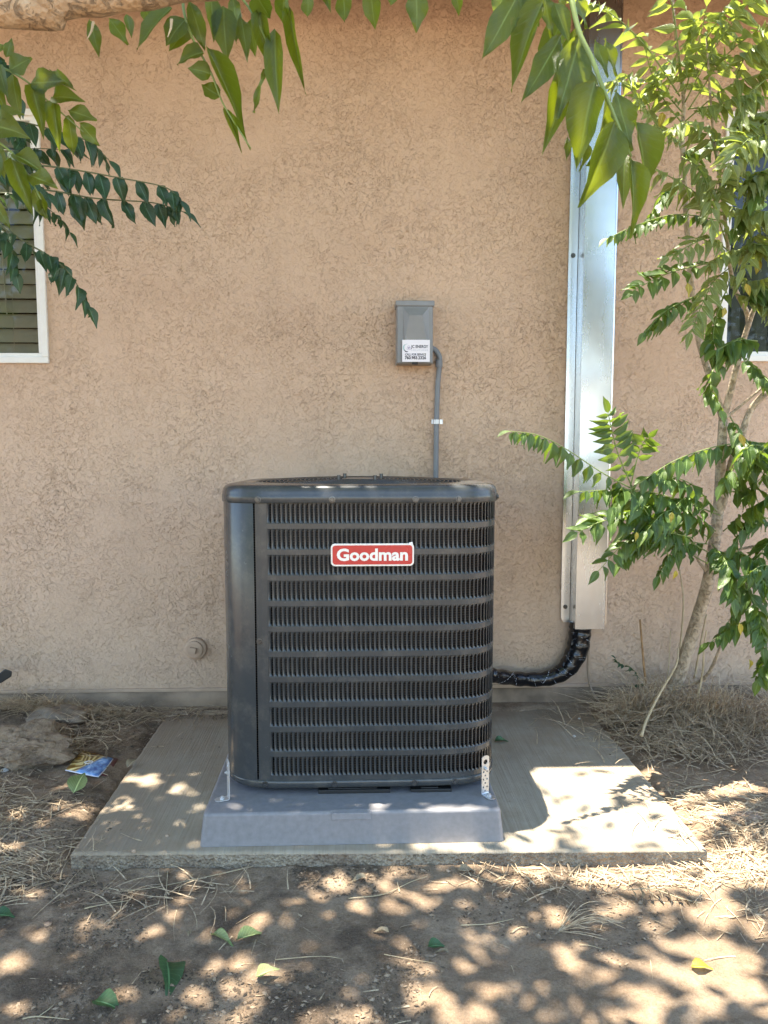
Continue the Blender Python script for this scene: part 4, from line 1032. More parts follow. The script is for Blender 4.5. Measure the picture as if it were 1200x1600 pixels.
# ---- dark leaved tree at left
lt = thing('left_tree', 'dark leaved tree whose fronds reach in front of the blinded window', 'tree', (-2.75, 2.35, 0))
T = Tree(lt)
T.stalk([(-2.75,2.35,-.1),(-2.72,2.35,.8),(-2.6,2.3,1.6),(-2.45,2.25,2.4),(-2.4,2.2,3.0)], .035, .015, M['bark'], 8, 12, 'trunk')
for e in ((-60, 250, 2.35), (-50, 280, 2.3), (-60, 340, 2.5), (-50, 150, 2.4)):
    q = at(*e); T.stalk([(-2.5, 2.28, 1.9+.3*random.random()), (q.x-.35, q.y, q.z+.02), tuple(q), (q.x+.08, q.y, q.z)], .008, .003, M['bark'], 6, 7, 'branch')
Dk = 'leaf_dark'; sd_ = M['stalkd']
T.spray(Dk, [(-40,250,2.35),(60,258,2.3),(120,266,2.3),(176,276,2.28),(256,292,2.25),(280,312,2.25)], 11, .068, .86, .46, mat=sd_, r=.0022)
T.spray(Dk, [(-30,285,2.3),(80,298,2.3),(150,310,2.3),(240,317,2.3),(284,330,2.3)], 11, .072, .88, .46, mat=sd_, r=.0022)
T.spray(Dk, [(-30,185,2.4),(30,190,2.4),(90,205,2.4),(140,222,2.4),(170,250,2.4)], 9, .070, .7, .48, mat=sd_, r=.0022)
T.spray(Dk, [(-40,320,2.4),(30,372,2.35),(80,402,2.35),(112,432,2.3),(138,478,2.3)], 10, .070, .62, .46, mat=sd_, r=.0022)
T.spray(Dk, [(-30,300,2.45),(30,305,2.45),(80,330,2.45),(108,362,2.45)], 8, .055, .6, .3, mat=sd_)
T.spray(Dk, [(-40,220,2.5),(10,235,2.5),(60,232,2.5),(110,235,2.5)], 7, .070, .7, .46, mat=sd_)
T.spray(Dk, [(-60,130,2.3),(-10,150,2.3),(20,190,2.3),(40,230,2.3)], 6, .072, .6, .46, mat=sd_)
T.spray(Dk, [(-50,340,2.3),(-10,350,2.3),(15,385,2.3),(25,425,2.3)], 6, .065, .6, .46, mat=sd_)
T.spray(Dk, [(-50,60,2.3),(-10,80,2.3),(10,110,2.3),(26,150,2.3)], 6, .065, .6, .46, mat=sd_)
T.spray(Dk, [(-40,270,2.2),(0,262,2.2),(40,275,2.2),(70,300,2.2)], 6, .066, .7, .46, mat=sd_)
T.finish(); settle(lt)

# ---- slender tree at right
rt = thing('slender_tree', 'young pale barked tree growing against the wall in front of the right window', 'tree', tuple(at(1052, 1072, 3.05)))
T = Tree(rt); TR = 'leaf_sunlit'; LO = 'leaf_low'
def stem(pp, r0, r1, name='branch', mat=None): return T.stalk([at(*p) if len(p) == 3 and p[2] < 9 else p for p in pp], r0, r1, mat or M['bark'], 7, 12, name)
stem([(1046,1085,3.06),(1062,1052,3.04),(1092,960,2.96),(1108,900,2.9),(1122,800,2.82),(1126,728,2.76),(1130,652,2.7)], .030, .015, 'trunk')
stem([(1130,656,2.7),(1118,615,2.68),(1100,560,2.66),(1090,520,2.64),(1078,420,2.6),(1070,300,2.55),(1066,215,2.5),(1068,153,2.46),(1058,77,2.42),(1049,-20,2.38)], .013, .004)
stem([(1130,656,2.7),(1142,610,2.66),(1154,560,2.62),(1168,512,2.58),(1186,470,2.54),(1230,430,2.5)], .013, .006)
stem([(1170,505,2.58),(1166,486,2.58),(1150,455,2.56),(1141,420,2.54),(1137,383,2.5),(1130,320,2.45),(1120,250,2.42),(1112,180,2.4),(1104,60,2.36)], .009, .003)
stem([(1122,800,2.82),(1130,784,2.8),(1142,728,2.76),(1160,676,2.7),(1176,636,2.66),(1212,600,2.6)], .016, .010)
stem([(1130,656,2.7),(1150,640,2.68),(1180,615,2.64),(1215,585,2.6)], .006, .003)
stem([(1108,900,2.9),(1060,830,2.8),(1010,780,2.7),(985,760,2.66)], .007, .003)
stem([(1112,880,2.88),(1150,860,2.8),(1200,850,2.7)], .007, .004)
stem([(1050,1075,3.05),(1100,1060,2.95),(1130,1000,2.8),(1160,920,2.7),(1185,860,2.66)], .008, .003)
UP = (.1, -.8, .55)
def sp(key, pts, n, L, hang=.6, asp=.38, up=(0,0,1), **k):
    if key == TR: hang *= .72; L *= .90; asp *= .84
    else: L *= .86; n += 2
    T.spray(key, pts, n, L, hang, asp, up, **k)
# sunlit top
sp(TR, [(1062,150,2.44),(1015,80,2.35),(975,38,2.3),(940,12,2.28),(905,-2,2.25)], 11, .085, .25, .34, (0,-.5,.8))
sp(TR, [(1066,140,2.44),(1060,80,2.4),(1052,20,2.36),(1040,-30,2.3)], 9, .080, .55, .36)
sp(TR, [(1068,153,2.46),(1085,90,2.4),(1098,40,2.36),(1104,10,2.33)], 10, .085, .8, .36)
sp(TR, [(1070,160,2.44),(1110,85,2.36),(1160,15,2.3),(1200,-20,2.25)], 12, .080, .55, .36)
sp(TR, [(1075,172,2.44),(1130,92,2.36),(1180,50,2.3),(1230,20,2.25)], 12, .082, .5, .36)
sp(TR, [(1070,190,2.46),(1130,140,2.38),(1180,118,2.32),(1230,105,2.28)], 12, .078, .65, .36)
sp(TR, [(1066,175,2.46),(1030,138,2.4),(985,120,2.34),(955,128,2.3)], 10, .072, .55, .34)
sp(TR, [(1066,222,2.5),(1035,205,2.42),(1005,165,2.36),(985,140,2.3)], 11, .068, .2, .32, UP)
sp(TR, [(1075,170,2.46),(1115,165,2.38),(1160,150,2.3),(1190,152,2.28)], 12, .070, .8, .38)
sp(TR, [(1068,195,2.46),(1040,160,2.42),(1020,120,2.38),(1010,85,2.36)], 9, .075, .7, .36)
sp(TR, [(1120,250,2.42),(1105,205,2.38),(1075,190,2.32),(1040,205,2.28)], 10, .075, .7, .36)
sp(TR, [(1125,270,2.44),(1150,215,2.38),(1180,185,2.32),(1220,175,2.28)], 11, .078, .6, .38)
sp(TR, [(1230,170,2.3),(1190,195,2.26),(1155,235,2.24),(1140,262,2.22)], 9, .078, .4, .38, UP)
sp(TR, [(1066,245,2.5),(1090,262,2.4),(1108,300,2.34),(1112,352,2.3)], 10, .078, .7, .36)
sp(TR, [(1125,330,2.46),(1085,300,2.4),(1050,278,2.34),(1022,262,2.3)], 10, .072, .75, .36)
sp(TR, [(1135,380,2.5),(1120,330,2.4),(1120,290,2.36),(1140,250,2.3)], 9, .080, .75, .36)
sp(LO, [(1130,345,2.5),(1060,335,2.46),(1000,350,2.42),(950,372,2.4)], 11, .052, .7, .5)
sp(TR, [(1138,392,2.5),(1110,372,2.44),(1075,385,2.4),(1045,402,2.36)], 9, .070, .6, .36, UP)
sp(LO, [(1138,405,2.5),(1060,422,2.46),(1020,438,2.44),(988,455,2.42)], 9, .060, .3, .52, UP)
sp(TR, [(1138,420,2.5),(1115,440,2.44),(1095,480,2.4),(1080,520,2.36)], 12, .072, .55, .38)
sp(LO, [(1120,450,2.52),(1070,470,2.46),(1035,490,2.42),(1008,520,2.4)], 8, .060, .6, .46, UP)
sp(TR, [(1140,400,2.5),(1180,372,2.42),(1210,335,2.36)], 8, .078, .7, .38)
sp(TR, [(1140,430,2.5),(1175,440,2.44),(1210,430,2.4)], 8, .072, .7, .4)
sp(TR, [(1150,460,2.5),(1185,470,2.44),(1215,500,2.4)], 7, .070, .6, .42)
sp(LO, [(1140,440,2.5),(1118,500,2.46),(1115,540,2.42),(1125,570,2.4)], 8, .062, .5, .5)
sp(TR, [(1150,300,2.4),(1185,280,2.36),(1220,290,2.3)], 9, .075, .75, .38)
sp(TR, [(1130,320,2.45),(1170,330,2.38),(1215,330,2.3)], 9, .075, .75, .38)
sp(LO, [(1068,240,2.5),(1085,230,2.5),(1120,215,2.5),(1150,225,2.5)], 9, .062, .7, .42)
sp(LO, [(1066,280,2.52),(1040,300,2.5),(1015,340,2.48)], 7, .06, .6, .42)
sp(TR, [(1104,60,2.36),(1130,20,2.32),(1160,-20,2.3)], 7, .075, .7, .36)
sp(TR, [(1150,120,2.36),(1170,80,2.32),(1205,60,2.28)], 8, .085, .8, .38)
sp(TR, [(1200,120,2.3),(1170,150,2.28),(1150,200,2.26)], 8, .075, .7, .38)
sp(TR, [(1230,240,2.3),(1200,215,2.26),(1175,215,2.24),(1150,235,2.22)], 9, .085, .2, .30, UP)
for k in range(2):
    x = random.uniform(1075, 1195); y = random.uniform(60, 520); dx = random.choice((-1,1))*random.uniform(45,90)
    d0 = 2.42+.1*random.random()
    sp(random.choice((TR, TR, LO)), [(x, y, d0),(x+dx*.5, y-random.uniform(0,25), d0-.06),(x+dx, y+random.uniform(-10,45), d0-.1)], 8, random.uniform(.06,.08), random.uniform(.5,.85), .38)
for k in range(14):
    x = random.uniform(1150, 1225); y = random.uniform(170, 540); dx = random.choice((-1,1))*random.uniform(35,70); d0 = 2.40+.1*random.random()
    sp(random.choice((TR, LO)), [(x, y, d0),(x+dx*.5, y-random.uniform(0,20), d0-.05),(x+dx, y+random.uniform(0,50), d0-.08)], 8, random.uniform(.065,.08), random.uniform(.4,.8), .40)
# shaded lower mass
sp(LO, [(1165,690,2.7),(1110,700,2.62),(1050,722,2.54),(985,765,2.46)], 11, .082, .78, .42)
sp(LO, [(990,765,2.5),(940,738,2.42),(885,702,2.36),(840,680,2.32),(797,674,2.28)], 11, .060, .85, .44)
sp(LO, [(988,762,2.52),(966,710,2.48),(956,672,2.46),(950,645,2.44)], 7, .072, .12, .40, (0,-1,.1))
sp(LO, [(985,760,2.55),(996,715,2.52),(1006,690,2.5),(1014,682,2.48)], 6, .055, .15, .42, (0,-1,.2))
sp(LO, [(1045,870,2.6),(1010,800,2.5),(975,762,2.44),(960,790,2.4)], 9, .090, .7, .42)
sp(LO, [(1125,805,2.7),(1050,778,2.56),(990,765,2.48),(905,768,2.42)], 13, .078, .65, .44)
sp(LO, [(1110,865,2.75),(1030,822,2.6),(955,812,2.5),(902,832,2.45)], 13, .078, .35, .42, UP)
sp(LO, [(1105,880,2.78),(1035,845,2.64),(985,842,2.56),(935,892,2.5)], 13, .072, .4, .42, UP)
sp(LO, [(1105,850,2.78),(1060,850,2.66),(1030,900,2.6)], 9, .070, .6, .42)
sp(LO, [(1110,842,2.75),(1040,800,2.62),(970,800,2.54),(920,810,2.5)], 11, .076, .6, .42)
sp(LO, [(1120,800,2.72),(1085,760,2.6),(1040,742,2.54),(1010,745,2.5)], 9, .078, .7, .42)
sp(LO, [(1118,830,2.72),(1080,800,2.6),(1040,800,2.5),(1010,830,2.44)], 10, .088, .7, .40)
sp(LO, [(1126,760,2.7),(1160,740,2.6),(1195,700,2.5)], 8, .075, .6, .42)
sp(LO, [(1130,830,2.7),(1180,790,2.6),(1220,770,2.5)], 9, .078, .6, .42)
sp(LO, [(1118,862,2.75),(1170,870,2.6),(1200,925,2.5)], 10, .080, .6, .42)
sp(LO, [(1112,850,2.7),(1135,880,2.56),(1146,935,2.5)], 9, .085, .45, .42, UP)
sp(LO, [(1150,900,2.65),(1180,945,2.55),(1192,1010,2.5)], 10, .080, .5, .44, UP)
sp(LO, [(1210,955,2.6),(1155,975,2.6),(1108,1005,2.6)], 7, .070, .5, .46)
sp(LO, [(1215,1000,2.5),(1198,1030,2.5),(1186,1062,2.5)], 6, .075, .4, .44)
sp(LO, [(1135,770,2.7),(1175,760,2.6),(1210,720,2.5)], 9, .078, .7, .42)
sp(LO, [(1130,700,2.74),(1170,690,2.66),(1215,700,2.6)], 8, .070, .7, .44)
sp(LO, [(1140,650,2.7),(1165,690,2.6),(1200,720,2.55)], 8, .070, .6, .44)
sp(LO, [(1120,560,2.66),(1110,600,2.6),(1125,640,2.56)], 5, .072, .6, .48)
sp(LO, [(1165,560,2.6),(1185,580,2.56),(1205,600,2.5)], 5, .072, .6, .48)
for k in range(12):
    x = random.uniform(1150, 1225); y = random.uniform(700, 960); dx = random.choice((-1,1))*random.uniform(40,85); d0 = 2.6+.15*random.random()
    sp(LO, [(x, y, d0),(x+dx*.5, y-random.uniform(0,20), d0-.06),(x+dx, y+random.uniform(0,50), d0-.1)], 8, random.uniform(.065,.082), random.uniform(.4,.8), .42)
for k in range(9):
    x = random.uniform(1000, 1100); y = random.uniform(770, 870); dx = -random.uniform(30,80); d0 = 2.6+.1*random.random()
    sp(LO, [(x, y, d0),(x+dx*.5, y-random.uniform(0,20), d0-.06),(x+dx, y+random.uniform(0,40), d0-.1)], 8, random.uniform(.06,.075), random.uniform(.4,.8), .42)
for (px, py, w_) in ((1156,690,12),(1050,810,10),(1075,455,14),(1165,455,12),(1110,365,12),(1056,900,9),(1187,420,14),(1133,490,10),(1170,1040,10),(1155,985,12),(1036,190,14),(995,840,9)):
    T.leafpx('leaf_yellow', (px, py-w_), (px+random.uniform(-8,8), py+w_*.7), 2.4, w_*.75, None)
T.finish(298); settle(rt)

# ------------------------------------------------------------------ straw, litter and small things
def ground_z(x, y):
    g = float(gz(np.array([x]), np.array([y]))[0])
    if SX0 < x < SX1 and slab_front(x) < y: g = max(g, SZ)
    return g
def ribbons(name, spec, mat, label, cat, width=(.0009,.0022)):
    V = []; F = []; base = 0
    for (cx, cy, rx, ry, n, l0, l1, lift, piled) in spec:
        X = rng.normal(0, .55, n)*rx+cx; Y = rng.normal(0, .55, n)*ry+cy; L_ = rng.uniform(l0, l1, n)
        A = rng.uniform(0, 2*np.pi, n); E_ = rng.uniform(0, lift, n)
        Y = np.minimum(Y, WALL-.03)
        G = gz(X, Y); ins = (X > SX0) & (X < SX1) & (Y > slab_front(X)); G = np.where(ins, np.maximum(G, SZ), G)
        H = G + rng.uniform(0, piled, n)*np.exp(-((X-cx)**2/(rx*rx)+(Y-cy)**2/(ry*ry)))
        W = rng.uniform(*width, n)
        B = rng.uniform(-.5, .5, n)
        for i in range(n):
            a = A[i]; e = E_[i]; ps = []
            for k in range(5):
                t = k/4*L_[i]; aa = a + B[i]*t*6
                z = H[i]+.002+math.sin(e)*t - (t*t)*math.sin(e)*1.2/max(.05, L_[i])*.5
                ps.append((X[i]+math.cos(aa)*math.cos(e)*t, Y[i]+math.sin(aa)*math.cos(e)*t, max(z, H[i]+.0015)))
            if ps[-1][1] > WALL-.01: continue
            nx, ny = -math.sin(a), math.cos(a)
            for k, p in enumerate(ps):
                w_ = W[i]*(1-.7*k/4)
                V.append((p[0]+nx*w_, p[1]+ny*w_, p[2])); V.append((p[0]-nx*w_, p[1]-ny*w_, p[2]+w_*.6))
            for k in range(4): q = base+2*k; F.append((q, q+1, q+3, q+2))
            base += 10
    me = bpy.data.meshes.new(name); me.from_pydata(V, [], F); me.update(); me.materials.append(mat)
    o = link(bpy.data.objects.new(name, me)); stuff(o); o['label'] = label; o['category'] = cat; return o
ribbons('dry_grass', [
    (1.35, 2.92, .34, .22, 1500, .06, .24, .9, .07), (1.25, 2.75, .25, .15, 500, .05, .2, .6, .03), (1.70, 2.95, .3, .2, 500, .08, .26, .9, .06), (1.22, 3.02, .16, .07, 900, .12, .36, 1.4, .08), (1.42, 2.96, .16, .09, 900, .12, .38, 1.4, .08), (1.75, 2.98, .22, .12, 450, .12, .40, 1.35, .10), (1.12, 3.0, .12, .1, 160, .08, .22, 1.1, .03), (1.18, 2.20, .22, .25, 700, .03, .12, .25, .012), (1.35, 2.05, .3, .2, 500, .03, .12, .25, .01), (1.05, 1.98, .22, .06, 260, .03, .11, .3, .01),
    (.62, 1.97, .3, .05, 220, .03, .1, .3, .005), (1.0, 1.80, .25, .12, 100, .02, .09, .2, 0)], M['straw'], 'dry yellow grass and straw lying along the right side of the slab', 'dry grass')
ribbons('dry_straw', [
    (-1.30, 3.10, .32, .10, 1100, .04, .16, .6, .05), (-1.05, 2.86, .2, .12, 260, .04, .14, .4, .10), (-1.0, 3.14, .25, .06, 260, .05, .16, .3, .02), (-.55, 3.17, .3, .04, 130, .05, .18, .2, .01), (-1.15, 2.28, .28, .22, 650, .03, .13, .3, .015), (-1.0, 2.05, .25, .10, 420, .03, .12, .3, .012), (-1.3, 2.6, .3, .2, 380, .03, .1, .3, .01),
    (-.48, 1.94, .25, .08, 60, .04, .16, .4, 0), (-.1, 1.75, .5, .25, 16, .02, .08, .1, 0), (-.5, 1.55, .8, .3, 18, .02, .05, .1, 0), (.4, 1.5, .8, .3, 12, .02, .05, .1, 0)], M['straw'], 'matted dry straw lying in the dirt left of the slab', 'straw')
def litter(name, spec, mat, label, cat, s=(.002, .008)):
    V = []; F = []; base = 0
    for (x0, x1, y0, y1, n) in spec:
        X = rng.uniform(x0, x1, n); Y = rng.uniform(y0, y1, n); ok = fbm(X, Y, 3.3, 3, 40) > .03+.10*(X > .2); X = X[ok]; Y = Y[ok]
        G = gz(X, Y); ins = (X > SX0-.01) & (X < SX1+.01) & (Y > slab_front(X)-.01); S = rng.uniform(0, 1, len(X))**3*(s[1]-s[0])+s[0]
        for x, y, g, i_, sz in zip(X, Y, G, ins, S):
            if i_:
                if y < 3.1 and random.random() > .05: continue
                if math.hypot(max(0, abs(x-.01)-.46), 0) == 0 and y < 3.08: continue
                g = max(g, SZ)
            a = random.uniform(0, 6.28); ca, sa = math.cos(a)*sz, math.sin(a)*sz; k = random.uniform(.25, .8); h = sz*random.uniform(.15, .6)
            V += [(x+ca, y+sa, g+.001), (x-sa*k, y+ca*k, g+h), (x-ca, y-sa, g+.0015), (x+sa*k, y-ca*k, g+.0005), (x, y, g+h*1.3)]
            F += [(base,base+1,base+4),(base+1,base+2,base+4),(base+2,base+3,base+4),(base+3,base,base+4)]; base += 5
    me = bpy.data.meshes.new(name); me.from_pydata(V, [], F); me.update(); me.materials.append(mat)
    o = link(bpy.data.objects.new(name, me)); stuff(o); o['label'] = label; o['category'] = cat; return o
litter('leaf_litter', [(-1.2, .15, 1.35, 2.05, 9000), (-1.7, -.5, 2.1, 3.2, 8000), (.5, 1.0, 2.1, 3.15, 900), (-.85, 1.0, 1.98, 2.06, 1500), (.1, 1.0, 1.3, 2.0, 1500), (.9, 1.6, 2.1, 3.1, 1500), (-.7, -.2, 3.05, 3.2, 300)], M['crumb'], 'dark crumbled leaf litter scattered on the dirt', 'litter')
litter('chaff', [(-1.2, 1.5, 1.2, 2.04, 2600), (-1.7, -.8, 2.1, 3.2, 1500), (1.0, 1.7, 2.1, 3.2, 1500), (.4, 1.0, 3.08, 3.2, 200)], M['chip'], 'pale bits of chaff and grit scattered on the dirt', 'chaff', (.002, .008))
litter('grit', [(-1.3, 1.6, 1.2, 2.04, 9000), (-1.7, -.8, 2.1, 3.1, 2000), (1.0, 1.7, 2.1, 3.1, 1500)], M['grit'], 'small clods and grit of tan soil scattered on the dirt', 'grit', (.002, .009))
# soil clods / pebbles
def stone_mesh(seed, sx=1, sy=1, sz=.7, rough=.25, sub=2):
    bm = bmesh.new(); bmesh.ops.create_icosphere(bm, subdivisions=sub, radius=1)
    r = random.Random(seed); off = Vector((r.uniform(0,50), r.uniform(0,50), r.uniform(0,50)))
    from mathutils import noise as mn
    for v in bm.verts:
        k = 1+rough*mn.noise(v.co*1.4+off)*1.3+rough*.5*mn.noise(v.co*3.7+off)+rough*.28*mn.noise(v.co*9+off)+rough*.16*mn.noise(v.co*21+off); v.co = Vector((v.co.x*sx*k, v.co.y*sy*k, v.co.z*sz*k))
    me = bpy.data.meshes.new('stone'); bm.to_mesh(me); bm.free()
    for p_ in me.polygons: p_.use_smooth = True
    return me
def lump(name, px, py, z, size, mat, label, cat, seed, dims=(1,1,.6), rough=.25, sub=2, group=None, sink=.3):
    me = stone_mesh(seed, *dims, rough, sub); me.materials.append(mat); me.name = name; o = link(bpy.data.objects.new(name, me)); p = flat(px, py, z)
    if sub > 3:
        for q_ in me.polygons: q_.use_smooth = False
   
    g = ground_z(p.x, p.y); o.location = (p.x, p.y, g + size*dims[2]*(1-sink)*.6); o.scale = (size,)*3; tag(o, label, cat, group); return o
lump('concrete_lump', 40, 1165, .08, .16, M['dirt'], 'large rough dirt-crusted concrete lump at the left edge by the wall', 'concrete lump', 3, (1.15, .75, .42), .42, 5, sink=.45)
lump('concrete_lump', 95, 1128, .08, .075, M['chunk'], 'smaller crusty concrete lump behind the large one', 'concrete lump', 8, (1.3, .9, .45), .5, 3, sink=.4)
lump('pebble', 75, 1449, .0, .010, M['board'], 'brown rounded pebble in the shaded dirt at lower left', 'pebble', 5)
lump('pebble', 905, 1116, .07, .006, M['stone'], 'white pebble nearest the wall behind the slab', 'pebble', 6)
lump('pebble', 897, 1147, .06, .007, M['stone'], 'white pebble on the back of the slab right of the unit', 'pebble', 7)
lump('pebble', 8, 1200, .05, .014, M['stone'], 'grey pebble at the left edge below the concrete lump', 'pebble', 9)
for k, (px, py, s_) in enumerate([(30,1208,.010),(262,1327,.006),(210,1352,.007),(700,1362,.006),(1010,1365,.007)]): 
    lump('clod', px, py, .01, s_, M['tan'], ['tan clod of soil below the grey pebble at left', 'small clod against the slab front left of the pad', 'tan clod just left below the slab front corner', 'small clod below the slab front right of the pad centre', 'small clod in the straw below the right slab front'][k], 'clod', 20+k)
# fallen leaves
def fallen(px, py, key, Lpx, wr, ang, label, z=.01, tilt=.15, roll=.2, var=1):
    p = flat(px, py, z); g = ground_z(p.x, p.y); d = (p-CAMP).length; L = Lpx*d/FPX
    o = bpy.data.objects.new('fallen_leaf', LEAF[key][var][0]); link(o); a = R(ang)
    dv = Vector((math.cos(a), math.sin(a), tilt)); B = Vector((p.x, p.y, g+.006)) - dv*L*.5; B.z = g+.006
    o.matrix_world = frame_mat(B, dv, Vector((roll, -roll*.5, 1)), L, L*wr); tag(o, label, 'leaf'); return o
fallen(265, 1528, 'leaf_green', 64, .55, -70, 'dark green curled leaf fallen in the shade at lower left', roll=.5)
fallen(168, 1568, 'leaf_green', 40, .65, -20, 'green leaf beside a forked dry twig near the bottom left corner')
fallen(347, 1467, 'leaf_fallen', 38, .36, -30, 'pale green narrow leaf pointing at the tan leaf left of centre foreground')
fallen(392, 1462, 'leaf_fallen', 40, .45, 25, 'yellowish green folded leaf right beside the pale narrow leaf')
fallen(418, 1528, 'leaf_fallen', 30, .6, 10, 'small pale curled leaf in a sun patch in the foreground', tilt=.5)
fallen(683, 1480, 'leaf_green', 26, .65, 5, 'small round green leaf lying in the dirt below the pad centre')
fallen(127, 1246, 'leaf_fallen', 36, .7, 80, 'broad pale green leaf on straw left of the slab', tilt=.7)
fallen(1097, 1512, 'leaf_yellow', 28, .55, 0, 'yellow speckled leaf in the sunlit dirt at lower right')
fallen(6, 1428, 'leaf_green', 26, .7, 0, 'green leaf cut by the left edge of the view')
fallen(784, 1160, 'leaf_green', 22, .5, 10, 'small green leaf on the slab right beside the air conditioner', SZ)
fallen(207, 1197, 'leaf_dry', 22, .5, 70, 'dry tan leaf scrap right of the printed booklet', .05, .4)
fallen(62, 1190, 'leaf_dry', 20, .4, 30, 'dry leaf below the concrete lump', .05, .3)
fallen(560, 1378, 'leaf_dry', 22, .5, 200, 'dry brown leaf in front of the slab left of centre')
fallen(295, 1458, 'leaf_dry', 16, .4, 100, 'small dry leaf left of the pale green narrow leaf')
fallen(730, 1363, 'leaf_dry', 26, .5, 10, 'crisp dry leaf at the foot of the slab below the right strap')
fallen(690, 1490, 'leaf_dry', 18, .35, 170, 'pale dry leaf touching the small round green leaf')
fallen(595, 1461, 'leaf_dry', 22, .4, 170, 'dry pale leaf in the middle of the foreground')
# the dried compound leaf
q = flat(1035, 1408, .01); g = ground_z(q.x, q.y)
dl = thing('dried_frond', 'dried tan compound leaf curled on the dirt below the right slab corner', 'dry leaf', (q.x, q.y, g))
b = MB(); fp = catmull([(q.x-.08, q.y+.03, g+.02), (q.x-.02, q.y+.015, g+.03), (q.x+.05, q.y, g+.012), (q.x+.10, q.y-.01, g+.004)], 6); b.tube(fp, .0014, 5); b.build('frond_stalk', M['drytwig'], dl)
for k in range(8):
    for sg in (-1, 1):
        p = fp[1+k*2]; o = link(bpy.data.objects.new('leaflet', LEAF['leaf_dry'][k % 3][0]), dl)
        o.matrix_local = frame_mat(p, Vector((.2, sg*.8, -.4+random.uniform(-.3,.5))), Vector((.8, 0, .6)), .028, .013)
settle(dl)
# twigs and stems lying about
def twig(px_pts, z, r, label, mat=M['drytwig'], name='twig', lift=.004, cat='twig', group=None):
    pts = []
    for (px, py) in px_pts:
        p = flat(px, py, z); g = ground_z(p.x, p.y); pts.append((p.x, p.y, g+lift))
    cm = catmull(pts, 5); b = MB(); n = len(cm); b.tube(cm, [r*(1-.6*k/(n-1)) for k in range(n)], 6); return tag(b.build(name, mat, None, smooth=True), label, cat, group)
twig([(545,1405),(600,1400),(640,1380),(668,1370)], .01, .0018, 'curved pale grass stem lying below the slab near its centre')
twig([(132,1422),(165,1412),(200,1404)], .01, .0018, 'short pale grass stem in the shaded dirt at left')
twig([(395,1355),(330,1368),(230,1385),(190,1388)], .01, .0015, 'long thin grass stem in front of the left half of the slab')
twig([(262,1358),(260,1395),(262,1430)], .01, .0012, 'thin dark stem pointing down from the slab front at left')
twig([(35,1588),(60,1584),(108,1590)], .01, .002, 'forked dry twig in the bottom left corner')
twig([(60,1584),(78,1570),(86,1562)], .01, .0015, 'short dry twig prong beside the forked twig at bottom left')
twig([(720,1445),(765,1443),(803,1435)], .01, .0018, 'straight dry stalk left of the grass tuft')
twig([(800,1460),(812,1452),(826,1450)], .01, .0016, 'short dry stalk right below the straight one')
twig([(905,1474),(925,1476),(940,1480)], .01, .0014, 'small dry stalk below the grass tuft')
twig([(670,1560),(675,1550),(684,1545)], .01, .0012, 'tiny dry twig in the foreground centre')
twig([(600,1495),(640,1500),(680,1507)], .01, .0012, 'thin dark root lying left of the round green leaf')
twig([(430,1503),(500,1498),(535,1502)], .01, .0012, 'thin pale stem crossing the dirt below the pad', lift=.008)
twig([(1016,1500),(1018,1515),(1020,1530)], .01, .0012, 'thin dark twig in the sunlit dirt at right')
# upright tuft
q = flat(873, 1452, .01); g = ground_z(q.x, q.y); b = MB()
for k in range(26):
    a = random.uniform(-.5, 1.0); l = random.uniform(.05, .16); e = random.uniform(.15, 1.0)
    b.tube(catmull([(q.x, q.y, g), (q.x+l*.5*math.cos(a), q.y+l*.5*math.sin(a), g+l*.4*e), (q.x+l*math.cos(a), q.y+l*math.sin(a), g+l*.35*e)], 4), [.0011]*8+[.0004], 4)
tag(b.build('grass_tuft', M['straw'], None, smooth=True), 'small pulled tuft of pale dry grass on the dirt in the foreground', 'grass tuft')
# stalks by the tree
def stalkpx(pts, r0, r1, mat, name, label, cat='stalk'):
    cm = catmull([at(*p) for p in pts], 6); n = len(cm); b = MB(); b.tube(cm, [r0+(r1-r0)*k/(n-1) for k in range(n)], 8); return tag(b.build(name, mat, None, smooth=True), label, cat)
stalkpx([(1010,1075,3.08),(1006,1040,3.1),(1003,1005,3.12),(1000,968,3.13)], .005, .004, M['stick'], 'dry_stalk', 'orange brown upright stick left of the slender tree trunk')
stalkpx([(1002,1150,2.72),(1010,1125,2.78),(1030,1085,2.86),(1056,1040,2.92),(1060,1012,2.95)], .0065, .003, M['drytwig'], 'dry_stalk', 'thick pale dead stalk leaning left from the foot of the tree')
stalkpx([(1060,1060,3.15),(1064,1000,3.17),(1068,940,3.18),(1062,890,3.2)], .005, .003, M['drytwig'], 'dry_stalk', 'dry stalk standing against the wall just left of the trunk')
stalkpx([(1085,1060,3.12),(1096,1000,3.1),(1104,960,3.1)], .005, .003, M['drytwig'], 'dry_stalk', 'dry stalk standing right behind the trunk')
stalkpx([(1090,1090,2.95),(1098,1050,2.95),(1100,1010,2.95),(1104,985,2.95)], .005, .003, M['drytwig'], 'dry_stalk', 'dry stalk standing right in front of the trunk')
stalkpx([(1040,1080,3.1),(1045,1040,3.12),(1048,985,3.14)], .003, .002, M['drytwig'], 'dry_stalk', 'thin dry stem between the orange stick and the trunk')
sap = thing('seedling', 'sparse wilted seedling by the wall right of the cable', 'seedling', tuple(at(995, 1085, 3.08)))
T = Tree(sap); T.spray('leaf_dark', [(1000,1082,3.08),(998,1058,3.1),(985,1042,3.1),(968,1036,3.1),(962,1030,3.1)], 7, .030, .4, .5, mat=M['drytwig'], r=.0014); T.finish(); settle(sap)
# half buried board
q0, q1 = flat(1100, 1286, .04), flat(1192, 1284, .04); b = MB()
b.box((q0.x, q0.y, .02), (q1.x, q0.y+.05, .053)); tag(b.build('board', M['board'], None, bevel=.004), 'weathered board half buried in straw at the right edge', 'board')
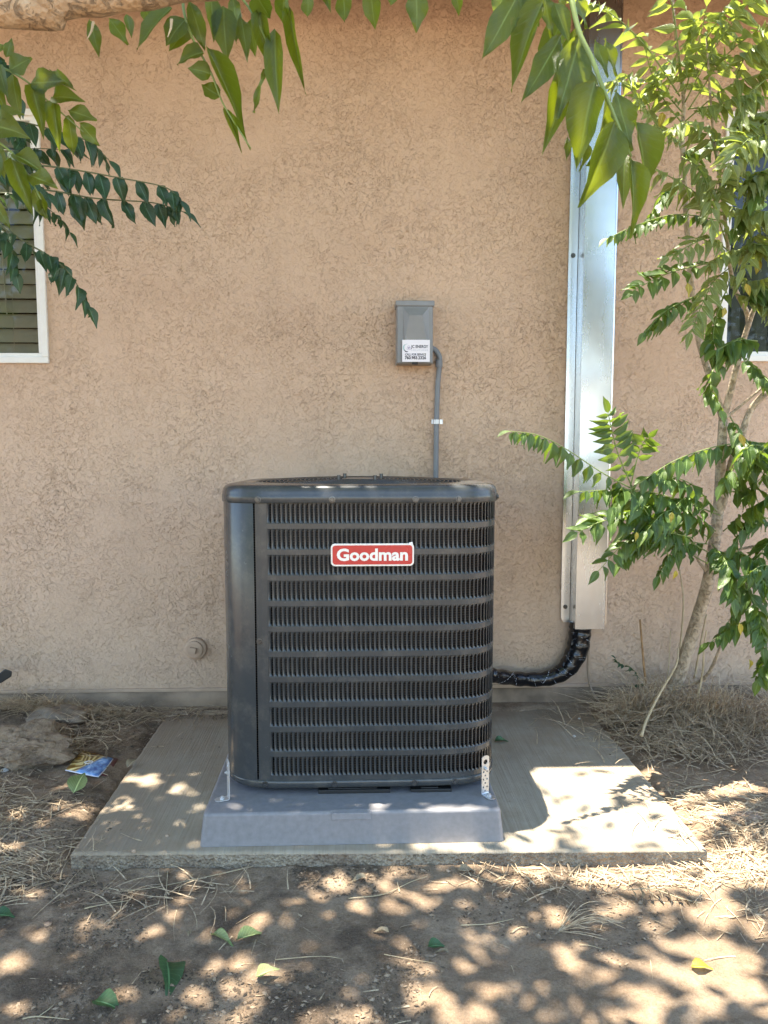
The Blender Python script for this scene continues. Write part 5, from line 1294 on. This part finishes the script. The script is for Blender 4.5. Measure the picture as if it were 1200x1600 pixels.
# booklet
c = [flat(103, 1199, .06), flat(153, 1209, .06), flat(176, 1181, .06), flat(130, 1170, .06)]
g = max(ground_z(p.x, p.y) for p in c)+.004
bk = thing('booklet', 'small creased colourful booklet lying in the dirt left of the slab', 'booklet', (c[0].x, c[0].y, g))
def quad(cs, z, n=6, seed=0):
    b = MB(); V = []; rr = random.Random(seed)
    for i in range(n+1):
        for k in range(n+1):
            u, v = k/n, i/n; p = (cs[0]*(1-u)+cs[1]*u)*(1-v)+(cs[3]*(1-u)+cs[2]*u)*v; V.append((p.x, p.y, z+.004*math.sin(u*4+1)*math.sin(v*3)+.002*rr.random()))
    b.add(V, [(i*(n+1)+k, i*(n+1)+k+1, (i+1)*(n+1)+k+1, (i+1)*(n+1)+k) for i in range(n) for k in range(n)]); return b
quad(c, g+.004).build('front_cover', M['booklet'], bk, smooth=True, solid=.0012)
c2 = [p+Vector((.018, .004, 0)) for p in c]; c2[1] += Vector((.008, .004, 0)); quad(c2, g-.001, 6, 2).build('back_cover', M['rust'], bk, smooth=True, solid=.001)
c3 = [p+(sum(c, Vector())/4-p)*-.04 for p in c]; quad(c3, g+.0012, 6, 0).build('inner_page', M['sticker'], bk, smooth=True, solid=.0006)
ctr = sum(c, Vector())/4; b = MB(); b.tube([(ctr.x-.004+.014*math.cos(a), ctr.y-.002+.010*math.sin(a), g+.0105) for a in np.linspace(0, 6.283, 25)], .0016, 5, False); b.build('printed_ring', M['cream'], bk, smooth=True)
settle(bk)
# black plastic scrap at the left edge
pp = [(-60, 1078), (-60, 1062), (-8, 1058), (8, 1045), (19, 1049), (18, 1057), (2, 1067)]
b = MB(); b.ring_loft([[at(px, py, 2.95) for px, py in pp], [at(px, py, 3.06) for px, py in pp]], cap0=True, cap1=True)
tag(b.build('plastic_scrap', M['black'], None, bevel=.004), 'black plastic scrap in the straw at the left edge by the wall', 'plastic scrap')

# ------------------------------------------------------------------ unseen trees added behind the viewer to darken what the panes mirror
def added_tree(x, y, h, r, label, seed):
    t = thing('added_tree', label, 'tree', (x, y, 0), 'added trees out of view'); rg = np.random.default_rng(seed)
    b = MB(); b.tube(catmull([(x, y, -.1), (x+.1, y, h*.3), (x-.05, y+.05, h*.6), (x, y, h*.85)], 6), [.14-.004*k for k in range(19)], 12); b.build('trunk', M['bark2'], t, smooth=True)
    n = 4200; cl = rg.normal(size=(26, 3)); cl /= np.linalg.norm(cl, axis=1)[:, None]; cl *= rg.uniform(.3, .85, (26, 1)); cc = cl[rg.integers(0, 26, n)]
    C = (cc + rg.normal(size=(n, 3))*.20)*np.array([r, r, r*.85]) + np.array([x, y, h*.66]); C = C[C[:, 2] > .5]; n = len(C)
    d = rg.normal(size=(n, 3)); d[:, 2] -= .6; d /= np.linalg.norm(d, axis=1)[:, None]; sd = np.cross(d, rg.normal(size=(n, 3))); sd /= np.linalg.norm(sd, axis=1)[:, None]
    L = rg.uniform(.12, .24, (n, 1)); V = np.stack([C, C+d*L*.45-sd*L*.3, C+d*L, C+d*L*.45+sd*L*.3], 1).reshape(-1, 3)
    F = np.arange(n*4).reshape(-1, 4); o = leafcloud('crown', V, F, np.tile(np.array([(.5,0),(0,.5),(.5,1),(1,.5)]), (n, 1)), [M['leaf_low']]); link(o, t); stuff(o); settle(t)
added_tree(-5.6, -5.5, 4.6, 2.3, 'broad green tree added out of view behind the viewer to the left', 1)
added_tree(7.6, -6.0, 4.8, 2.3, 'broad green tree added out of view behind the viewer to the right', 2)
added_tree(-11.0, -9.0, 5.2, 2.8, 'tall green tree added out of view far behind the viewer to the left', 3)
added_tree(12.5, -10.0, 5.2, 2.8, 'tall green tree added out of view far behind the viewer to the right', 4)
